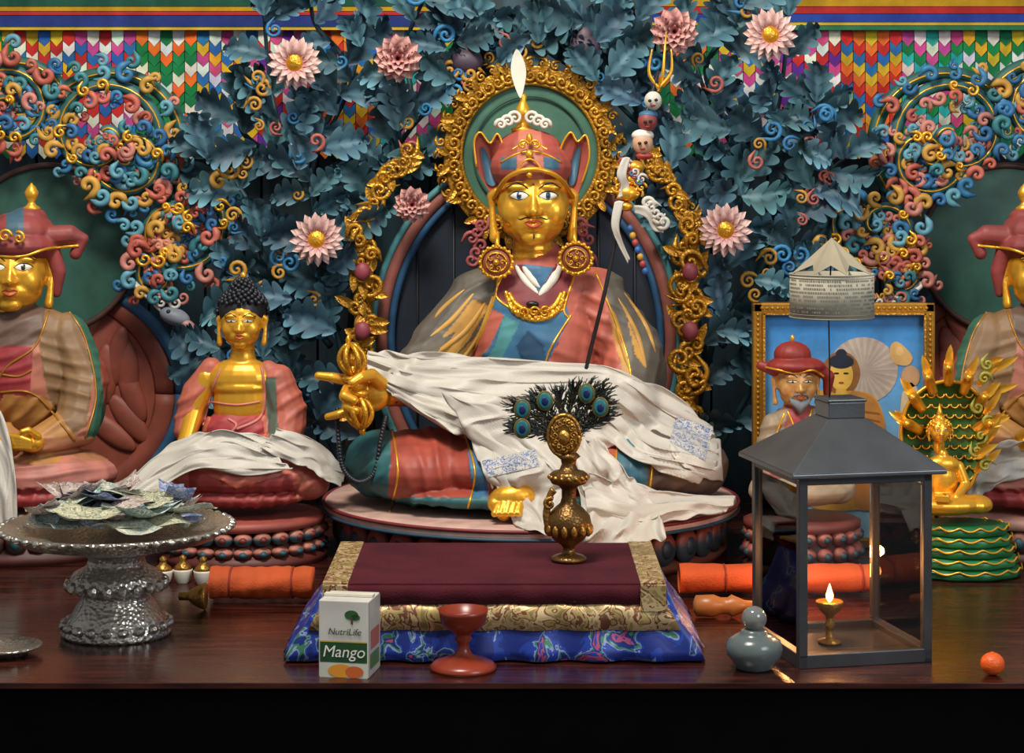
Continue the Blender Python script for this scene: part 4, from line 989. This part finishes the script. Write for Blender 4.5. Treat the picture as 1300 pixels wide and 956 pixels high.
GS+=[g.E(mx_,my_,-6,19,4,25),g.T([(mx_+20*math.cos(a),my_-26*math.sin(a),-6,3) for a in np.linspace(0,2*pi,36)],6),g.E(mx_,my_+2,-12,8,5,9)]
for i in range(12): a=2*pi*i/12; GS.append(volute(g,mx_+12*math.cos(a),my_-17*math.sin(a),-11,5,a,1,1.7,1.3))
g.add('vase_ornament',cat(GS),BRASS); 
PF=Acc(); random.seed(2)
fe=[(170,64,1),(160,58,0),(148,74,1),(134,60,0),(120,60,1),(98,56,0),(80,62,0),(64,70,1),(52,76,0),(40,66,1),(26,58,0)]
for i,(an0,L_,eye) in enumerate(fe):
    a=math.radians(an0); bx,by=718,566
    px_=[(bx,by,2,1.2),(bx+L_*.5*math.cos(a),by-L_*.6*math.sin(a)-8,-4+i,1.),(bx+L_*math.cos(a)*1.02,by-L_*.95*math.sin(a)-14,-8+i,.6)]
    P=cr(px_,18); PF.add(g.T(P,5),c('5a4a2a'))
    for q in range(4,18):
        for sd in(-1,1):
            for rr in range(4):
                tt=P[min(17,q)]-P[q-1]; an=math.atan2(-tt[1],tt[0])+sd*random.uniform(.2,.9); x,y,d=P[q][:3]; l=random.uniform(11,21)*(1 if q>8 else .6)
                PF.add(g.T([(x,y,d,.9),(x+l*.6*math.cos(an),y-l*.6*math.sin(an),d-2,.9),(x+l*math.cos(an-.25*sd),y-l*math.sin(an-.25*sd)+2,d-1,.5)],3),random.choice([c('161c1e'),c('223026'),c('3a3020'),c('1c3a3c'),c('3c3c20'),c('1a1814')]))
    if eye:
        x,y,d=P[14][:3]; PF.add(g.E(x,y,d-5,11,1.5,13),c('5a5426')); PF.add(g.E(x,y,d-7,8,1.2,10),c('1c6a70')); PF.add(g.E(x,y+1,d-8,4.4,1,5.4),c('101a4c'))
g.acc('peacock_feathers',PF,GLOSSP)

# =====================================================  CARTON
g=G('juice_carton',437,862,2.631)
a=math.radians(10); R=Matrix.Rotation(-a,3,'Z'); FR=W(468,200,2.62); FR.z=0; ux=Vector((math.cos(a),-math.sin(a),0)); uy=Vector((math.sin(a),math.cos(a),0))
w_,dp,hh=.066,.06,.0985
o_=FR-ux*w_
g.add('carton_body',boxg(o_+ux*w_/2+uy*dp/2+Vector((0,0,hh/2)),(w_,dp,hh),R),mat('carton_white',c('ccc8bc'),.4,bst=.02),False,bevel=.0012)
g.add('top_fold',cat([boxg(o_+ux*w_/2+uy*dp*.5+Vector((0,0,hh+.002)),(w_*.98,.012,.003),R)]),WHITE,False)
def pan(u0,u1,z0,z1,col,off=.0004,side=False,nm='label'):
    if side: P=[FR+uy*(dp*u)+ux*off+Vector((0,0,z*hh)) for u,z in((u0,z0),(u1,z0),(u1,z1),(u0,z1))]
    else: P=[o_+ux*(w_*u)-uy*off+Vector((0,0,z*hh)) for u,z in((u0,z0),(u1,z0),(u1,z1),(u0,z1))]
    g.add(nm,(P,[(0,1,2,3)]),mat(nm+'_m',col,.45,bst=0),False)
pan(.03,.97,.2,.46,c('1f4a24'),.0006,nm='mango_band'); pan(.02,.98,.0,.19,c('c8ccb8'),.0004,nm='lower_band'); pan(.03,.97,.46,.475,c('c8a030'),.0007,nm='yellow_line')
pan(.0,1,.02,.98,c('b8b4ac'),.0004,True,'side_panel'); pan(.15,.9,.35,.6,c('b06050'),.0007,True,'side_picture'); pan(.1,.9,.1,.3,c('5a7a4a'),.0007,True,'side_text_block')
def disc3(u,z,ru,rz,col,off,nm):
    P=[o_+ux*(w_*u+ru*math.cos(t))-uy*off+Vector((0,0,z*hh+rz*math.sin(t))) for t in np.linspace(0,2*pi,28,endpoint=False)]
    g.add(nm,(P,[tuple(range(28))]),mat(nm+'_m',col,.45,bst=0),False)
disc3(.45,.09,.017,.0085,c('e0962c'),.0009,'mango_fruit'); disc3(.72,.08,.012,.0075,c('c8622c'),.001,'mango_half'); disc3(.66,.82,.009,.006,c('2c5a2c'),.0007,'tree_logo'); disc3(.74,.79,.006,.004,c('2c5a2c'),.0007,'tree_logo_b'); pan(.65,.69,.70,.8,c('5a3a24'),.0008,nm='tree_trunk')
def text(s,u,z,size,col,nm):
    cu=bpy.data.curves.new(nm,'FONT'); cu.body=s; cu.size=size; cu.extrude=.0001; cu.align_x='CENTER'; cu.materials.append(mat(nm+'_m',col,.5,bst=0)); cu.shear=.2
    t=bpy.data.objects.new(nm,cu); bpy.context.scene.collection.objects.link(t); t.parent=g.e
    t.location=o_+ux*(w_*u)-uy*.0012+Vector((0,0,z*hh))-g.o; t.rotation_euler=(pi/2,0,-a)
text('Mango',.5,.27,.021,c('ece8dc'),'flavour_text'); text('NutriLife',.52,.56,.012,c('2c4a2c'),'maker_text')

# =====================================================  GOBLET
def single(name,ge,mt,px,py,Y,**kw):
    g=G(name,px,py,Y); ob=g.add(name+'_tmp',ge,mt,**kw); e=g.e; ob.parent=None; ob.location=g.o; nm=e.name; bpy.data.objects.remove(e); ob.name=nm; return ob
k=2.65/F; ce=W(588,0,2.67); ce.z=0
single('wooden_goblet',lathe(ce,[(r_*k,z_*k) for r_,z_ in((42,0),(43,4),(38,9),(24,14),(12,19),(8,26),(7,34),(12,39),(9,43),(12,47),(22,53),(29,61),(31,72),(32,77),(30,77),(27,66),(10,56),(1,55))],48),RED,588,860,2.67)
# =====================================================  SILVER BOWL
g=G('silver_offering_stand',148,804,2.87); k=g.k; ce=Vector((g.p(148,0,0).x,2.87,0))
prof=[(70,0),(72,5),(66,10),(68,16),(58,26),(50,40),(42,48),(46,54),(58,60),(62,68),(56,78),(40,86),(36,96),(44,104),(80,112),(128,122),(146,134),(150,138),(146,140),(120,130),(60,122),(1,120)]
prof=[(r_*k*.97,z_*k) for r_,z_ in prof]
g.add('stand',lathe(ce,prof,72),SILVER)
gs=[]
for i in range(48):
    a=2*pi*i/48; gs.append(sph(ce+Vector((145*k*math.cos(a),145*k*math.sin(a),137*k)),(6*k,6*k,4*k),None,8,6))
    gs.append(sph(ce+Vector((128*k*math.cos(a),128*k*math.sin(a),132*k)),(7*k,5*k,2.5*k),Matrix.Rotation(a+.6,3,'Z'),8,6))
for i in range(20): a=2*pi*i/20; gs.append(sph(ce+Vector((60*k*math.cos(a),60*k*math.sin(a),64*k)),(7*k,7*k,8*k),None,8,6)); gs.append(sph(ce+Vector((65*k*math.cos(a),65*k*math.sin(a),14*k)),(8*k,8*k,6*k),None,8,6))
g.add('repousse_beads',cat(gs),SILVER)
random.seed(21)
notem=[rampmat('banknote_%s'%'abcde'[i],[(0,c(a_)),(.45,c(b_)),(.55,c(d_)),(.62,c(a_))],90,.8,bst=0) for i,(a_,b_,d_) in enumerate([('b8b8a4','8a9a90','d0ccb8'),('8a94b0','5a6a94','b8b8b8'),('b4ac90','7a8468','d0c8ac'),('b0a094','8a746a','c8bcb8'),('a8b8b0','6a8a84','d4d4c4')])]
buck=[[] for _ in range(5)]
for i in range(44):
    r_=.112*math.sqrt(random.random())*(1 if i<34 else .6); a=random.uniform(0,2*pi); cx=ce.x+r_*math.cos(a); cy=ce.y+r_*math.sin(a)*.9; cz=.142+.0008*i+.014*(1-r_/.12)
    Rm=Matrix.Rotation(random.uniform(0,2*pi),3,'Z')@Matrix.Rotation(random.uniform(-.3,.3),3,'X')@Matrix.Rotation(random.uniform(-.22,.22),3,'Y')
    lw,lh=random.uniform(.07,.115),random.uniform(.036,.056); bend=random.uniform(-.012,.02); V=[]
    for u in range(9):
        for v in range(4):
            uu=u/8*2-1; vv=v/3*2-1; V.append(Vector((cx,cy,cz+.01))+Rm@Vector((uu*lw/2,vv*lh/2,bend*uu*uu+.005*math.sin(3*uu+i)+.004*vv*vv)))
    buck[i%5].append((V,[(u*4+v,u*4+v+1,(u+1)*4+v+1,(u+1)*4+v) for u in range(8) for v in range(3)]))
for i in range(5): g.add('banknotes_%s'%'abcde'[i],cat(buck[i]),notem[i],solid=.0004)
# =====================================================  JAR
g=G('lidded_jar',958,852,2.67); k=g.k; ce=Vector((g.p(958,0,0).x,2.675,0))
g.add('jar_body',lathe(ce,[(r_*k,z_*k) for r_,z_ in((22,0),(24,2),(28,9),(35,18),(36,27),(33,36),(24,42),(17,45),(17,48),(12,50),(1,50))],40),mat('grey_ceramic',c('5c6664'),.22))
GLm,nt,b=newmat('ball_glass'); b.inputs['Transmission Weight'].default_value=.5; b.inputs['Roughness'].default_value=.03; b.inputs['IOR'].default_value=1.6; b.inputs['Base Color'].default_value=(.3,.32,.3,1)
g.add('glass_ball',sph(ce+Vector((0,0,63*k)),16*k,None,32,20),GLm)
ce=W(1260,0,2.64); ce.z=.0145
single('tangerine',cat([sph(ce,(.0155,.0155,.0145),None,32,20),sph(ce+Vector((0,0,.0145)),(.003,.003,.001),None,8,6)]),mat('orange_peel',c('e05a14'),.4,0,400,.5,.08),1260,858,2.64)
OR=mat('orange_cloth',c('b84a16'),.8,0,300,.4,.2)
def roll(px0,px1,py,Y,r):
    g=G('rolled_scripture_cloth',(px0+px1)/2,py,Y); n=40
    a_=W(px0,0,Y).x; b_=W(px1,0,Y).x
    V=[];m=24
    for i in range(n):
        t=i/(n-1); rr=r*(1+.03*math.sin(i*1.1)-.1*math.exp(-((t-.2)*30)**2)-.1*math.exp(-((t-.8)*30)**2))
        for j in range(m):
            q=2*pi*j/m; rj=rr*(1+.035*math.sin(5*q+i*.25)); V.append(Vector((a_+(b_-a_)*t,Y+rj*1.2*math.cos(q),.002+r+ .9*rj*math.sin(q))))
    Fc=[(i*m+j,i*m+(j+1)%m,(i+1)*m+(j+1)%m,(i+1)*m+j) for i in range(n-1) for j in range(m)]+[tuple(range(m)),tuple((n-1)*m+j for j in range(m))]
    g.add('cloth_roll',(V,Fc),OR)
    for t in(.2,.8):
        g.add('tie',tube([Vector((a_+(b_-a_)*t,Y+r*1.12*math.cos(q),.002+r+r*.85*math.sin(q))) for q in np.linspace(0,2*pi,24,endpoint=False)],.0018,6,True),mat('tie_cord',c('8a2a14'),.8))
roll(268,398,745,3.08,.026); roll(862,1150,742,3.12,.024)
def hl(name,px,Y,z,prof,mt,sgn=1):
    ce=Vector((W(px,0,Y).x,Y,z)); ge=lathe((0,0,0),prof,24); V=[ce+Vector((sgn*v.z,v.y,v.x)) for v in ge[0]]
    return single(name,(V,ge[1]),mt,px,770,Y)
hl('wooden_handle',880,2.97,.017,[(.006,0),(.015,.004),(.016,.03),(.012,.04),(.012,.05),(.016,.056),(.008,.075),(.006,.12),(.001,.121)],mat('turned_wood',c('a8642c'),.4))
hl('brass_bell',262,3.02,.02,[(.018,0),(.02,.002),(.017,.01),(.012,.02),(.006,.026),(.006,.04),(.001,.042)],BRASS,-1)
hl('brass_bell',1130,3.04,.02,[(.006,0),(.006,.012),(.012,.018),(.017,.026),(.02,.034),(.018,.036),(.001,.036)],BRASS)
for i,px in enumerate((207,232,258)):
    Y=3.2+.01*(i%2); k=Y/F; ce=Vector((W(px,0,Y).x,Y,0))
    g=G('offering_cup',px,738,Y)
    g.add('cup',lathe(ce,[(r_*k,z_*k) for r_,z_ in((7,0),(8,2),(11,8),(12.5,16),(12.5,18),(1,18))],20),WHITE)
    g.add('lid',lathe(ce,[(r_*k,z_*k) for r_,z_ in((12,18),(10,22),(5,26),(4,30),(5,33),(1,36))],20),BRASS)
g=G('butter_lamp',995,745,3.12); butterlamp(g,Vector((W(1000,0,3.02).x,3.02,0)),.9)
# shallow silver dish at the left edge of the altar
k=2.75/F; ce=Vector((W(8,0,2.75).x,2.75,0))
single('silver_dish',lathe(ce,[(r_*k,z_*k) for r_,z_ in((26,0),(28,3),(40,8),(46,12),(44,13),(36,9),(1,4))],48),SILVER,8,830,2.75)

# =====================================================  CAMERA, LIGHT
cam=bpy.data.cameras.new('cam'); co=bpy.data.objects.new('camera',cam); bpy.context.scene.collection.objects.link(co)
co.location=(0,0,H); co.rotation_euler=(pi/2,0,0); cam.lens=36*F/1300; cam.sensor_width=36; cam.shift_y=-(478-HY)/1300; cam.clip_start=.05
bpy.context.scene.camera=co
def area(name,loc,tgt,size,e,col):
    l=bpy.data.lights.new(name,'AREA'); l.energy=e; l.size=size; l.color=col; o=bpy.data.objects.new(name,l); o.location=loc
    o.rotation_euler=(Vector(tgt)-Vector(loc)).to_track_quat('-Z','Y').to_euler(); bpy.context.scene.collection.objects.link(o)
area('ceiling_lamp',(-.35,2.2,2.3),(0,3.55,.4),.6,64,(1,.94,.84))
area('side_fill_light',(1.8,1.0,1.5),(.2,3.6,.4),1.0,30,(.88,.94,1))  # second area light added off-frame right for brightness; no window there
w=bpy.data.worlds.new('world'); bpy.context.scene.world=w; w.use_nodes=True
w.node_tree.nodes['Background'].inputs[0].default_value=(.9,.92,1,1); w.node_tree.nodes['Background'].inputs[1].default_value=.28
bpy.context.scene.view_settings.view_transform='Standard'
